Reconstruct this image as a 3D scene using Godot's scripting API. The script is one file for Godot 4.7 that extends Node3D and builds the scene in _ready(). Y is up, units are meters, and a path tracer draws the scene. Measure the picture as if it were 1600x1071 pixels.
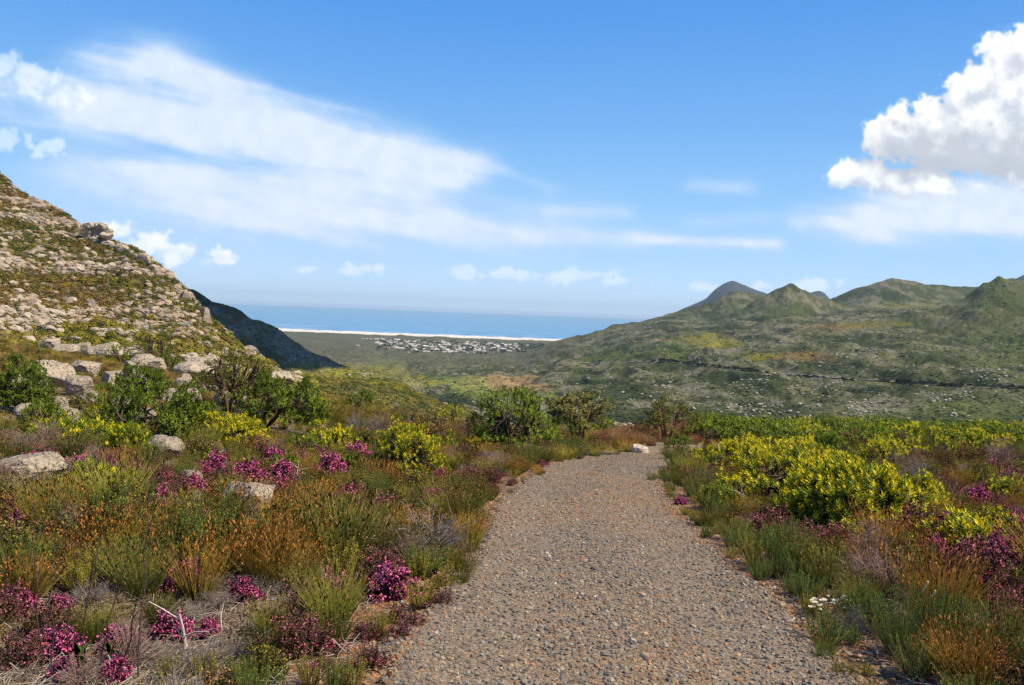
extends Node3D
# A gravel track through flowering heath above a coastal valley.
# Plan coordinates: x right, y up, -z ahead. "u, d" name a place by its bearing (photo column u, tan = (u-800)/F) and its depth d ahead in metres.
const F := 1232.0
var cam_basis := Basis(Vector3.RIGHT, -deg_to_rad(2.32)) * Basis(Vector3.BACK, deg_to_rad(2.14))
var cam_inv := cam_basis.inverse()
var eye := Vector3(0, 1.7, 0)
var rng := RandomNumberGenerator.new()
var n1 := FastNoiseLite.new()   # broad
var n2 := FastNoiseLite.new()   # fractal
var M := {}
var used := {}

# ---------------------------------------------------------------- mesh builder
class MB:
	var v := PackedVector3Array()
	var n := PackedVector3Array()
	var c := PackedColorArray()
	var i := PackedInt32Array()
	func leaf(p: Vector3, d: Vector3, s: Vector3, l: float, w: float, c0: Color, c1: Color) -> void:
		var k := v.size()
		var nn := d.cross(s).normalized()
		if nn.y < 0: nn = -nn
		var m := p + d * (l * 0.55) + nn * (l * 0.06)
		v.push_back(p); v.push_back(m - s * w); v.push_back(m + s * w); v.push_back(p + d * l)
		for j in 4: n.push_back(nn)
		c.push_back(c0); c.push_back(c0); c.push_back(c1); c.push_back(c1)
		i.push_back(k); i.push_back(k + 1); i.push_back(k + 3)
		i.push_back(k); i.push_back(k + 3); i.push_back(k + 2)
	func blade(p: Vector3, d: Vector3, l: float, w: float, bend: Vector3, c0: Color, c1: Color) -> Vector3:
		var k := v.size()
		var s := d.cross(Vector3(bend.z + 0.31, 0.2, 0.77 - bend.x)).normalized() * w
		var nn := s.cross(d).normalized()
		var m := p + d * (l * 0.5) + bend * (l * 0.25)
		var t := p + d * l + bend * l
		v.push_back(p - s); v.push_back(p + s); v.push_back(m - s * 0.8); v.push_back(m + s * 0.8); v.push_back(t)
		for j in 5: n.push_back(nn)
		var cm := c0.lerp(c1, 0.35)
		c.push_back(c0); c.push_back(c0); c.push_back(cm); c.push_back(cm); c.push_back(c1)
		for q in [0, 2, 1, 1, 2, 3, 2, 4, 3]: i.push_back(k + q)
		return t
	func tube(pts: Array, r0: float, r1: float, col: Color, sides := 4, col2 = null) -> void:
		var k := v.size()
		var m := pts.size()
		var ce: Color = col if col2 == null else col2
		for a in m:
			var d: Vector3 = (pts[mini(a + 1, m - 1)] - pts[maxi(a - 1, 0)]).normalized()
			var s := d.cross(Vector3(0.36, 0.21, 0.91)).normalized()
			var b := d.cross(s)
			var f := float(a) / (m - 1)
			var r := lerpf(r0, r1, f)
			for q in sides:
				var an := TAU * q / sides
				var o := s * cos(an) + b * sin(an)
				v.push_back(pts[a] + o * r); n.push_back(o); c.push_back(col.lerp(ce, f))
		for a in m - 1:
			for q in sides:
				var p0 := k + a * sides + q
				var p1 := k + a * sides + (q + 1) % sides
				i.push_back(p0); i.push_back(p0 + sides); i.push_back(p1)
				i.push_back(p1); i.push_back(p0 + sides); i.push_back(p1 + sides)
	func tri(a: Vector3, b: Vector3, d: Vector3, col: Color) -> void:
		var k := v.size()
		var nn := (d - a).cross(b - a).normalized()
		for p in [a, b, d]:
			v.push_back(p); n.push_back(nn); c.push_back(col)
		i.push_back(k); i.push_back(k + 1); i.push_back(k + 2)
	func quad(a: Vector3, b: Vector3, d: Vector3, e: Vector3, col: Color) -> void:
		tri(a, b, d, col); tri(a, d, e, col)
	func commit(m: Material) -> ArrayMesh:
		var arr := []
		arr.resize(Mesh.ARRAY_MAX)
		arr[Mesh.ARRAY_VERTEX] = v; arr[Mesh.ARRAY_NORMAL] = n; arr[Mesh.ARRAY_COLOR] = c; arr[Mesh.ARRAY_INDEX] = i
		var me := ArrayMesh.new()
		me.add_surface_from_arrays(Mesh.PRIMITIVE_TRIANGLES, arr)
		me.surface_set_material(0, m)
		return me

# ---------------------------------------------------------------- naming helpers
func numbered(called: String) -> String:
	var k: int = used.get(called, 0)
	used[called] = k + 1
	return called if k == 0 else "%s_%03d" % [called, k]
func tag(o: Node, label := "", category := "", group := "", kind := "") -> void:
	if label: o.set_meta("label", label)
	if category: o.set_meta("category", category)
	if group: o.set_meta("group", group)
	if kind: o.set_meta("kind", kind)
func top(called: String, me: Mesh = null) -> Node3D:
	var o: Node3D
	if me:
		o = MeshInstance3D.new()
		o.mesh = me
	else:
		o = Node3D.new()
	o.name = numbered(called)
	add_child(o, true)
	return o
func part(parent: Node, called: String, me: Mesh, m: Material = null) -> MeshInstance3D:
	var o := MeshInstance3D.new()
	o.mesh = me
	if m: o.material_override = m
	o.name = called
	parent.add_child(o, true)
	return o
func structure(called: String, me: Mesh) -> MeshInstance3D:
	var o := top(called, me)
	tag(o, "", "", "", "structure")
	return o
func multi(called: String, me: Mesh, xf: Array, cols: Array, label: String, category: String, parent: Node = self) -> void:
	if xf.is_empty(): return
	var mm := MultiMesh.new()
	mm.transform_format = MultiMesh.TRANSFORM_3D
	mm.use_colors = not cols.is_empty()
	mm.mesh = me
	mm.instance_count = xf.size()
	for k in xf.size():
		mm.set_instance_transform(k, xf[k])
		if mm.use_colors: mm.set_instance_color(k, cols[k])
	var o := MultiMeshInstance3D.new()
	o.multimesh = mm
	o.name = numbered(called) if parent == self else called
	parent.add_child(o, true)
	if parent == self: tag(o, label, category, "", "stuff")
	else: o.set_meta("kind", "stuff")

# ---------------------------------------------------------------- view geometry
func ray(u: float, w: float) -> Vector3:
	return cam_basis * Vector3((u - 800.0) / F, -(w - 535.5) / F, -1.0)
func pix(p: Vector3) -> Vector2:
	var q := cam_inv * (p - eye)
	return Vector2(800.0 + q.x / -q.z * F, 535.5 - q.y / -q.z * F)
func lerp_table(t: Array, x: float) -> float:
	if x <= t[0][0]: return t[0][1]
	for k in t.size() - 1:
		if x <= t[k + 1][0]:
			return lerpf(t[k][1], t[k + 1][1], (x - t[k][0]) / (t[k + 1][0] - t[k][0]))
	return t[-1][1]
func f01(a := 0.0, b := 1.0) -> float:
	return rng.randf_range(a, b)
func vary(c: Color, by: float) -> Color:
	var k := 1.0 + rng.randf_range(-by, by)
	var h := rng.randf_range(-by, by) * 0.35
	return Color(c.r * k * (1.0 + h), c.g * k, c.b * k * (1.0 - h))

# ---------------------------------------------------------------- terrain
var PATH := [[-34.0, 13.5], [-28.0, 8.6], [-24.0, 5.3], [-20.0, 3.1], [-14.5, 1.65], [-9.5, 0.98], [-3.7, 0.62], [4.0, 0.2], [12.0, 0.0]]
var EDGE := [[-400, 400.0], [380, 300.0], [430, 64.0], [500, 46.0], [600, 37.0], [700, 31.0], [850, 26.0], [1000, 30.0], [1100, 44.0], [1250, 50.0], [2000, 52.0]]
func path_x(z: float) -> float:
	return lerp_table(PATH, z)
func near_h(x: float, z: float) -> float:
	var d := -z
	var y := 0.0
	if d > 2.0:
		var k := d - 2.0
		y = -0.115 * (k - 1.5 * (1.0 - exp(-k / 1.5)))
	var left := -x - 2.0
	if left > 0.0:
		y += 0.12 * (left - 1.2 * (1.0 - exp(-left / 1.2))) * smoothstep(2.0, 9.0, d + left * 0.4)
	elif x > 4.0:
		y += 0.012 * (x - 4.0)
	if d > 20.0:
		var e := d - lerp_table(EDGE, 800.0 + F * x / d)
		if e > 0.0:
			y -= minf(0.010 * e * e, 0.25 * e)
	var off := absf(x - path_x(z))
	if off > 1.1:
		var k := smoothstep(1.1, 2.4, off)
		y += k * (n1.get_noise_2d(x * 6.0, z * 6.0) * 0.16 + n2.get_noise_2d(x * 30.0, z * 30.0) * 0.05 + 0.03)
	return y
func on_ground(u: float, w: float) -> Vector3:
	# where the line of sight through this photo pixel meets the near ground
	var r := ray(u, w)
	var t := 1.5
	while t < 75.0:
		var p := eye + r * t
		if p.y < near_h(p.x, p.z):
			var a := t / 1.03 - 0.05
			for k in 14:
				var m := (a + t) * 0.5
				var q := eye + r * m
				if q.y < near_h(q.x, q.z): t = m
				else: a = m
			p = eye + r * t
			return Vector3(p.x, near_h(p.x, p.z), p.z)
		t = t * 1.03 + 0.05
	var e := eye + r * 60.0
	return Vector3(e.x, near_h(e.x, e.z), e.z)

var DD := [60.0, 120.0, 200.0, 350.0, 600.0, 800.0, 1050.0, 1500.0, 2200.0, 3000.0, 4000.0, 5000.0, 5350.0, 6500.0]
var UU := [
	[-400, [0, -6, -14, -30, -60, -80, -100, -130, -155, -165, -172, -177, -181.5, -215]],
	[300, [0, -9, -18, -35, -65, -85, -105, -130, -158, -168, -173, -177, -181.5, -215]],
	[430, [0, -9.5, -18, -36, -68, -88, -108, -132, -158, -168, -173, -177, -181.5, -215]],
	[600, [0, -11, -18, -38, -75, -95, -112, -135, -158, -168, -173, -177, -181.5, -215]],
	[720, [0, -14, -24, -44, -75, -90, -102, -122, -148, -166, -172, -177, -181.5, -215]],
	[800, [0, -18, -30, -50, -77, -90, -101, -118, -140, -160, -171, -177, -181.5, -215]],
	[900, [0, -21, -34, -55, -79, -86, -90, -92, -93, -98, -150, -177, -181.5, -215]],
	[1050, [0, -22, -36, -58, -76, -75, -66, -50, -25, -15, -80, -150, -181.5, -215]],
	[1250, [0, -22, -36, -58, -75, -66, -52, -22, 20, 40, 20, -50, -90, -215]],
	[1450, [0, -22, -36, -58, -73, -60, -42, -5, 45, 70, 40, -30, -60, -215]],
	[1700, [0, -22, -36, -57, -68, -52, -30, 10, 60, 80, 60, 0, -40, -215]],
	[2100, [0, -22, -36, -57, -66, -50, -25, 15, 65, 85, 60, 0, -40, -215]]]
# crest lines seen in the photo: [u, v] points, depth by u, front slope, back slope
var RIDGES := [
	{"p": [[-400, 20], [-300, 80], [-100, 213], [0, 275], [60, 318], [100, 335], [130, 352], [165, 370], [215, 393], [262, 428], [290, 455], [325, 497], [380, 543], [430, 566], [500, 640]], "d": [[-400, 165], [0, 135], [300, 110], [430, 116]], "s": 0.46, "b": 0.3},
	{"p": [[100, 380], [290, 447], [330, 462], [375, 479], [420, 506], [470, 532], [520, 556], [570, 574], [640, 602], [720, 650]], "d": [[290, 900], [640, 760]], "s": 0.34, "b": 0.25},
	{"p": [[560, 588], [640, 570], [700, 564], [780, 557], [830, 547], [860, 534], [900, 523], [950, 509], [1000, 498], [1040, 489], [1100, 471], [1140, 454], [1180, 456], [1220, 470], [1290, 505]], "d": [[560, 2350], [860, 2700], [1140, 3000]], "s": 0.2, "b": 0.3},
	{"p": [[1060, 520], [1150, 482], [1185, 463], [1210, 450], [1230, 443], [1255, 451], [1270, 459], [1300, 468], [1340, 484], [1420, 520]], "d": [[1100, 2450], [1400, 2500]], "s": 0.27, "b": 0.3},
	{"p": [[1210, 510], [1290, 467], [1330, 449], [1365, 439], [1390, 431], [1420, 437], [1440, 442], [1480, 445], [1530, 443], [1600, 440], [1700, 450], [2000, 440]], "d": [[1200, 3300], [1700, 3400]], "s": 0.25, "b": 0.3},
	{"p": [[1270, 560], [1400, 500], [1450, 482], [1490, 468], [1515, 452], [1530, 436], [1555, 427], [1580, 433], [1600, 442], [1640, 448], [1700, 444], [1900, 410]], "d": [[1200, 1500], [1600, 1700], [1900, 1750]], "s": 0.33, "b": 0.3},
	{"p": [[530, 560], [590, 531], [612, 526], [625, 520], [640, 524], [665, 527], [680, 523], [700, 525], [720, 532], [790, 560]], "d": [[530, 4450], [800, 4500]], "s": 0.22, "b": 0.3}]
func smax(a: float, b: float, k: float) -> float:
	var h := clampf(0.5 + 0.5 * (b - a) / k, 0.0, 1.0)
	return lerpf(a, b, h) + k * h * (1.0 - h)
func column(u: float) -> Dictionary:
	# heights along one bearing: base profile and the crests that cross it
	var t := (u - 800.0) / F
	var a := 0
	while a < UU.size() - 2 and u > UU[a + 1][0]: a += 1
	var k := smoothstep(0.0, 1.0, clampf((u - UU[a][0]) / float(UU[a + 1][0] - UU[a][0]), 0.0, 1.0))
	var ys := PackedFloat32Array()
	for j in DD.size(): ys.push_back(lerpf(UU[a][1][j], UU[a + 1][1][j], k))
	ys[0] = near_h(t * 60.0, -60.0)
	var cr := []
	for r in RIDGES:
		if u > r.p[0][0] and u < r.p[-1][0]:
			var d: float = lerp_table(r.d, u)
			var dir := ray(u, lerp_table(r.p, u))
			var ys2 := [0.0, 0.0]
			for j in 2:
				for q in range(-4, 5):
					var d2: float = lerp_table(r.d, u + q * [9.0, 24.0][j])
					var di := ray(u + q * [9.0, 24.0][j], lerp_table(r.p, u + q * [9.0, 24.0][j]))
					ys2[j] += (eye.y + di.y / -di.z * d2) / 9.0
			cr.append([d, eye.y + dir.y / -dir.z * d, r.s, r.b, ys2[0], ys2[1]])
	return {"t": t, "y": ys, "r": cr}
func column_h(c: Dictionary, d: float) -> float:
	var j := 0
	while j < DD.size() - 2 and d > DD[j + 1]: j += 1
	var k := clampf(log(d / DD[j]) / log(DD[j + 1] / DD[j]), 0.0, 1.0)
	var ys: PackedFloat32Array = c.y
	var y := cubic_interpolate(ys[j], ys[j + 1], ys[maxi(j - 1, 0)], ys[mini(j + 2, ys.size() - 1)], k)
	var gap := 1.0
	for r in c.r:
		var e: float = r[0] - d
		var k3: float = absf(e) / r[0]
		gap = minf(gap, k3)
		var crest: float = lerpf(lerpf(r[1], r[4], smoothstep(0.0, 0.07, k3)), r[5], smoothstep(0.05, 0.2, k3))
		var h: float = crest - (r[2] * e if e > 0.0 else -r[3] * e)
		if h > y - 60.0: y = smax(y, h - 0.002 * d, 0.009 * d)
	var x: float = c.t * d
	var far := smoothstep(60.0, 500.0, d) * (1.0 - smoothstep(2600.0, 3400.0, d) * 0.8 * (1.0 - smoothstep(850.0, 950.0, 800.0 + F * c.t)))
	y += far * (n2.get_noise_2d(x * 0.33, d * 0.33) * 9.0 + n2.get_noise_2d(x * 1.7 + 70.0, d * 1.7) * 3.4)
	if d > 500.0: y += far * (4.0 - absf(n2.get_noise_2d(x * 0.55 + 310.0, d * 0.3)) * 25.0) * smoothstep(500.0, 900.0, d) * (0.35 + 0.65 * smoothstep(0.0, 0.12, gap))
	var k2 := smoothstep(60.0, 80.0, d) * (1.0 - smoothstep(200.0, 300.0, d))
	if k2 > 0.0: y += k2 * (n2.get_noise_2d(x * 4.0, d * 4.0) * 1.1 + n2.get_noise_2d(x * 14.0, d * 14.0) * 0.45)
	return y
# a sampled patch of terrain, kept for setting things on it
class Patch:
	var u0: float; var du: float; var nu: int
	var ds := PackedFloat32Array()
	var y := PackedFloat32Array()
	var l0: float; var dl: float
	func h(u: float, d: float) -> float:
		var a := clampf((u - u0) / du, 0.0, nu - 1.001)
		var b := clampf((log(d) - l0) / dl, 0.0, ds.size() - 1.001)
		var ia := int(a); var ib := int(b)
		var fa := a - ia; var fb := b - ib
		var k := ib * nu + ia
		return lerpf(lerpf(y[k], y[k + 1], fa), lerpf(y[k + nu], y[k + nu + 1], fa), fb)
func make_patch(ua: float, ub: float, du: float, da: float, db: float, rows: int) -> Patch:
	var p := Patch.new()
	p.u0 = ua; p.du = du; p.nu = int((ub - ua) / du) + 1
	p.l0 = log(da); p.dl = (log(db) - log(da)) / (rows - 1)
	for b in rows: p.ds.push_back(exp(p.l0 + p.dl * b))
	p.y.resize(p.nu * rows)
	for a in p.nu:
		var c := column(ua + a * du)
		for b in rows: p.y[b * p.nu + a] = column_h(c, p.ds[b])
	return p
func patch_mesh(p: Patch, m: Material, paint: Callable) -> ArrayMesh:
	var b := MB.new()
	var rows := p.ds.size()
	for r in rows:
		var d := p.ds[r]
		for a in p.nu:
			var u := p.u0 + a * p.du
			var t := (u - 800.0) / F
			var y := p.y[r * p.nu + a]
			var aa := maxi(a - 1, 0); var ab := mini(a + 1, p.nu - 1)
			var ra := maxi(r - 1, 0); var rb := mini(r + 1, rows - 1)
			var sx := (p.y[r * p.nu + ab] - p.y[r * p.nu + aa]) / ((ab - aa) * p.du / F * d)
			var sd := (p.y[rb * p.nu + a] - p.y[ra * p.nu + a]) / (p.ds[rb] - p.ds[ra])
			sd -= sx * t
			b.v.push_back(Vector3(t * d, y, -d))
			b.n.push_back(Vector3(-sx, 1.0, sd).normalized())
			b.c.push_back(paint.call(u, d, y))
	for r in rows - 1:
		for a in p.nu - 1:
			var k := r * p.nu + a
			b.i.push_back(k); b.i.push_back(k + p.nu); b.i.push_back(k + 1)
			b.i.push_back(k + 1); b.i.push_back(k + p.nu); b.i.push_back(k + p.nu + 1)
	return b.commit(m)
func place(p: Patch, u: float, d: float) -> Vector3:
	return Vector3((u - 800.0) / F * d, p.h(u, d), -d)

# ---------------------------------------------------------------- materials
func lin(r: float, g: float, b: float) -> Color:
	return Color(r, g, b).linear_to_srgb()
func ramp(stops: Array) -> Gradient:
	var g := Gradient.new()
	var o := PackedFloat32Array()
	var c := PackedColorArray()
	for s in stops:
		o.push_back(s[0]); c.push_back(s[1])
	g.offsets = o; g.colors = c
	return g
func noise_tex(size: int, freq: float, sd: int, oct: int, stops: Array, type := FastNoiseLite.TYPE_SIMPLEX_SMOOTH, gain := 0.5) -> NoiseTexture2D:
	var f := FastNoiseLite.new()
	f.noise_type = type
	f.seed = sd; f.frequency = freq; f.fractal_octaves = oct; f.fractal_gain = gain
	if type == FastNoiseLite.TYPE_CELLULAR:
		f.cellular_return_type = FastNoiseLite.RETURN_CELL_VALUE
		f.fractal_type = FastNoiseLite.FRACTAL_NONE
	var t := NoiseTexture2D.new()
	t.width = size; t.height = size; t.seamless = true; t.noise = f
	if stops: t.color_ramp = ramp(stops)
	return t
func mat(called: String, rough := 0.9, spec := 0.3) -> StandardMaterial3D:
	var m := StandardMaterial3D.new()
	m.resource_name = called
	m.vertex_color_use_as_albedo = true
	m.roughness = rough; m.metallic_specular = spec
	m.cull_mode = BaseMaterial3D.CULL_DISABLED
	M[called] = m
	return m
func tex(m: StandardMaterial3D, t: Texture2D, scale: float, world := true, bump = null, height := 0.0) -> void:
	m.albedo_texture = t
	m.uv1_triplanar = true; m.uv1_world_triplanar = world
	m.uv1_scale = Vector3.ONE * scale
	if bump:
		m.heightmap_enabled = true; m.heightmap_texture = bump; m.heightmap_scale = height
func make_materials() -> void:
	var g := func(x: float) -> Color: return lin(x, x, x)
	var mottle := noise_tex(512, 0.02, 11, 5, [[0.2, g.call(0.35)], [0.45, g.call(0.72)], [0.6, lin(0.95, 0.92, 0.82)], [0.8, g.call(1.0)]])
	tex(mat("terrain", 0.95, 0.15), mottle, 1.0 / 55.0)
	tex(mat("hill", 0.95, 0.15), mottle, 1.0 / 14.0)
	var litter := noise_tex(1024, 0.035, 5, 5, [[0.15, lin(0.25, 0.2, 0.17)], [0.42, lin(0.62, 0.56, 0.5)], [0.55, lin(0.9, 0.8, 0.68)], [0.8, lin(1.0, 0.96, 0.9)]], FastNoiseLite.TYPE_SIMPLEX_SMOOTH, 0.7)
	var lump := noise_tex(512, 0.06, 9, 4, [])
	tex(mat("soil", 0.95, 0.2), litter, 1.0 / 1.7, true, lump, 2.5)
	var grit := noise_tex(1024, 0.075, 21, 1, [[0.0, lin(0.13, 0.115, 0.1)], [0.18, lin(0.21, 0.185, 0.155)], [0.36, lin(0.31, 0.265, 0.21)], [0.5, lin(0.25, 0.225, 0.195)], [0.64, lin(0.36, 0.31, 0.245)], [0.78, lin(0.32, 0.205, 0.125)], [0.9, lin(0.42, 0.37, 0.31)], [1.0, lin(0.55, 0.5, 0.43)]], FastNoiseLite.TYPE_CELLULAR)
	var chips := noise_tex(1024, 0.075, 21, 1, [], FastNoiseLite.TYPE_CELLULAR)
	tex(mat("gravel", 0.9, 0.25), grit, 1.0 / 0.95, true, chips, 0.9)
	tex(mat("pebble", 0.8, 0.35), noise_tex(256, 0.03, 31, 4, [[0.2, g.call(0.6)], [0.7, g.call(1.0)]]), 9.0, false)
	var lichen := noise_tex(1024, 0.012, 41, 6, [[0.28, lin(0.07, 0.07, 0.07)], [0.37, lin(0.26, 0.25, 0.24)], [0.42, lin(0.5, 0.47, 0.44)], [0.46, lin(0.85, 0.79, 0.7)], [0.52, lin(1.0, 0.92, 0.8)], [0.56, lin(0.72, 0.66, 0.6)], [0.6, lin(0.88, 0.6, 0.4)], [0.64, lin(1.0, 0.92, 0.8)], [0.72, lin(0.4, 0.39, 0.38)]], FastNoiseLite.TYPE_SIMPLEX_SMOOTH, 0.62)
	var pits := noise_tex(512, 0.02, 43, 6, [], FastNoiseLite.TYPE_SIMPLEX_SMOOTH, 0.6)
	tex(mat("rock", 0.92, 0.25), lichen, 0.8, false, pits, 5.0)
	for q in [["leaf", 0.6, 0.25], ["needle", 0.75, 0.2], ["petal", 0.7, 0.2], ["straw", 0.75, 0.25]]:
		var m := mat(q[0], q[1], q[2])
		m.backlight_enabled = true
		m.backlight = Color(0.62, 0.62, 0.5)
	tex(mat("bark", 0.95, 0.2), noise_tex(256, 0.05, 51, 4, [[0.2, g.call(0.5)], [0.7, g.call(1.0)]]), 4.0, false)
	mat("twig", 0.9, 0.2)
	mat("sand", 0.95, 0.2)
	mat("paint", 0.8, 0.3)
	var sea := mat("sea", 0.6, 0.22)
	var swell := noise_tex(512, 0.02, 61, 5, [[0.2, lin(0.72, 0.76, 0.8)], [0.6, lin(0.95, 0.96, 1.0)], [0.9, lin(1, 1, 1)]])
	tex(sea, swell, 1.0 / 2600.0)

# ---------------------------------------------------------------- sky
func puff(u: float, w: float, list: Array, wob: float) -> float:
	# signed closeness to a union of ellipses [u, v, ru, rv], 1 inside
	var best := -9.0
	for e in list:
		var a: float = (u - e[0]) / e[2]
		var b: float = (w - e[1]) / e[3]
		if absf(a) < 2.0 and absf(b) < 2.0:
			best = maxf(best, 1.0 - sqrt(a * a + b * b))
	return best + wob
var BIG := [[1575, 95, 52, 50], [1610, 70, 60, 40], [1540, 130, 42, 42], [1500, 150, 38, 34], [1600, 150, 80, 80], [1530, 190, 80, 60], [1460, 190, 50, 42], [1410, 205, 52, 40], [1375, 215, 36, 32], [1480, 235, 100, 42], [1590, 240, 90, 60], [1345, 270, 44, 28], [1320, 276, 34, 20], [1420, 285, 80, 26], [1680, 160, 110, 130], [1650, 260, 100, 60]]
var LOW := [[225, 380, 62, 26], [190, 362, 40, 18], [270, 395, 42, 22], [343, 400, 28, 17], [335, 408, 40, 10], [565, 420, 42, 11], [592, 418, 20, 9], [720, 425, 26, 13], [790, 430, 50, 11], [880, 432, 60, 12], [925, 430, 45, 12], [960, 440, 30, 8], [1100, 447, 26, 10], [1275, 447, 36, 12], [1190, 448, 26, 8], [470, 420, 26, 7], [40, 125, 52, 32], [0, 105, 46, 30], [10, 215, 40, 22], [75, 232, 36, 16], [110, 150, 40, 20]]
# soft streaks: [u0, v0, u1, v1, half width, strength]
var STREAK := [[140, 300, 560, 330, 62, 0.4], [420, 325, 860, 352, 46, 0.3], [100, 140, 420, 200, 34, 0.4], [400, 205, 690, 258, 24, 0.45], [230, 100, 420, 178, 15, 0.6], [420, 185, 640, 235, 14, 0.6], [430, 228, 720, 284, 13, 0.85], [160, 172, 420, 232, 12, 0.6], [210, 272, 520, 312, 12, 0.45], [190, 268, 540, 296, 18, 0.4], [300, 320, 720, 350, 26, 0.5], [150, 88, 260, 100, 30, 0.62], [250, 95, 340, 150, 34, 0.75], [320, 140, 470, 200, 38, 0.85], [450, 195, 610, 245, 40, 0.9], [580, 235, 740, 250, 26, 0.8], [600, 265, 740, 275, 22, 0.85], [0, 140, 170, 165, 42, 0.75], [150, 165, 330, 205, 46, 0.9], [310, 205, 520, 250, 36, 0.9], [500, 245, 680, 282, 26, 0.95],
	[120, 250, 300, 275, 34, 0.55], [280, 280, 480, 318, 40, 0.6], [460, 310, 660, 345, 34, 0.6], [640, 335, 800, 360, 30, 0.45], [160, 300, 500, 340, 40, 0.35], [330, 345, 800, 368, 24, 0.3], [820, 368, 1010, 374, 17, 0.6], [1000, 374, 1210, 381, 12, 0.85], [860, 330, 970, 333, 12, 0.4], [1085, 290, 1165, 293, 12, 0.42], [1085, 348, 1195, 342, 13, 0.35], [780, 265, 860, 298, 10, 0.3], [1250, 350, 1420, 345, 14, 0.6], [1360, 345, 1640, 350, 34, 1.0], [1400, 312, 1660, 322, 42, 0.97], [1540, 290, 1660, 290, 40, 0.8], [1250, 330, 1400, 320, 14, 0.3]]
func sky_blue(el: float, side: float) -> Color:
	# clear sky by height in degrees
	var stops := [[0.0, Color(0.76, 0.86, 0.95)], [2.0, Color(0.72, 0.84, 0.95)], [4.5, Color(0.63, 0.79, 0.94)], [8.0, Color(0.54, 0.735, 0.915)], [13.0, Color(0.435, 0.655, 0.885)], [20.0, Color(0.325, 0.57, 0.85)], [32.0, Color(0.23, 0.47, 0.78)], [60.0, Color(0.14, 0.35, 0.67)], [90.0, Color(0.12, 0.31, 0.61)]]
	for k in stops.size() - 1:
		if el <= stops[k + 1][0]:
			return stops[k][1].lerp(stops[k + 1][1], (el - stops[k][0]) / (stops[k + 1][0] - stops[k][0]))
	return stops[-1][1]
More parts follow.
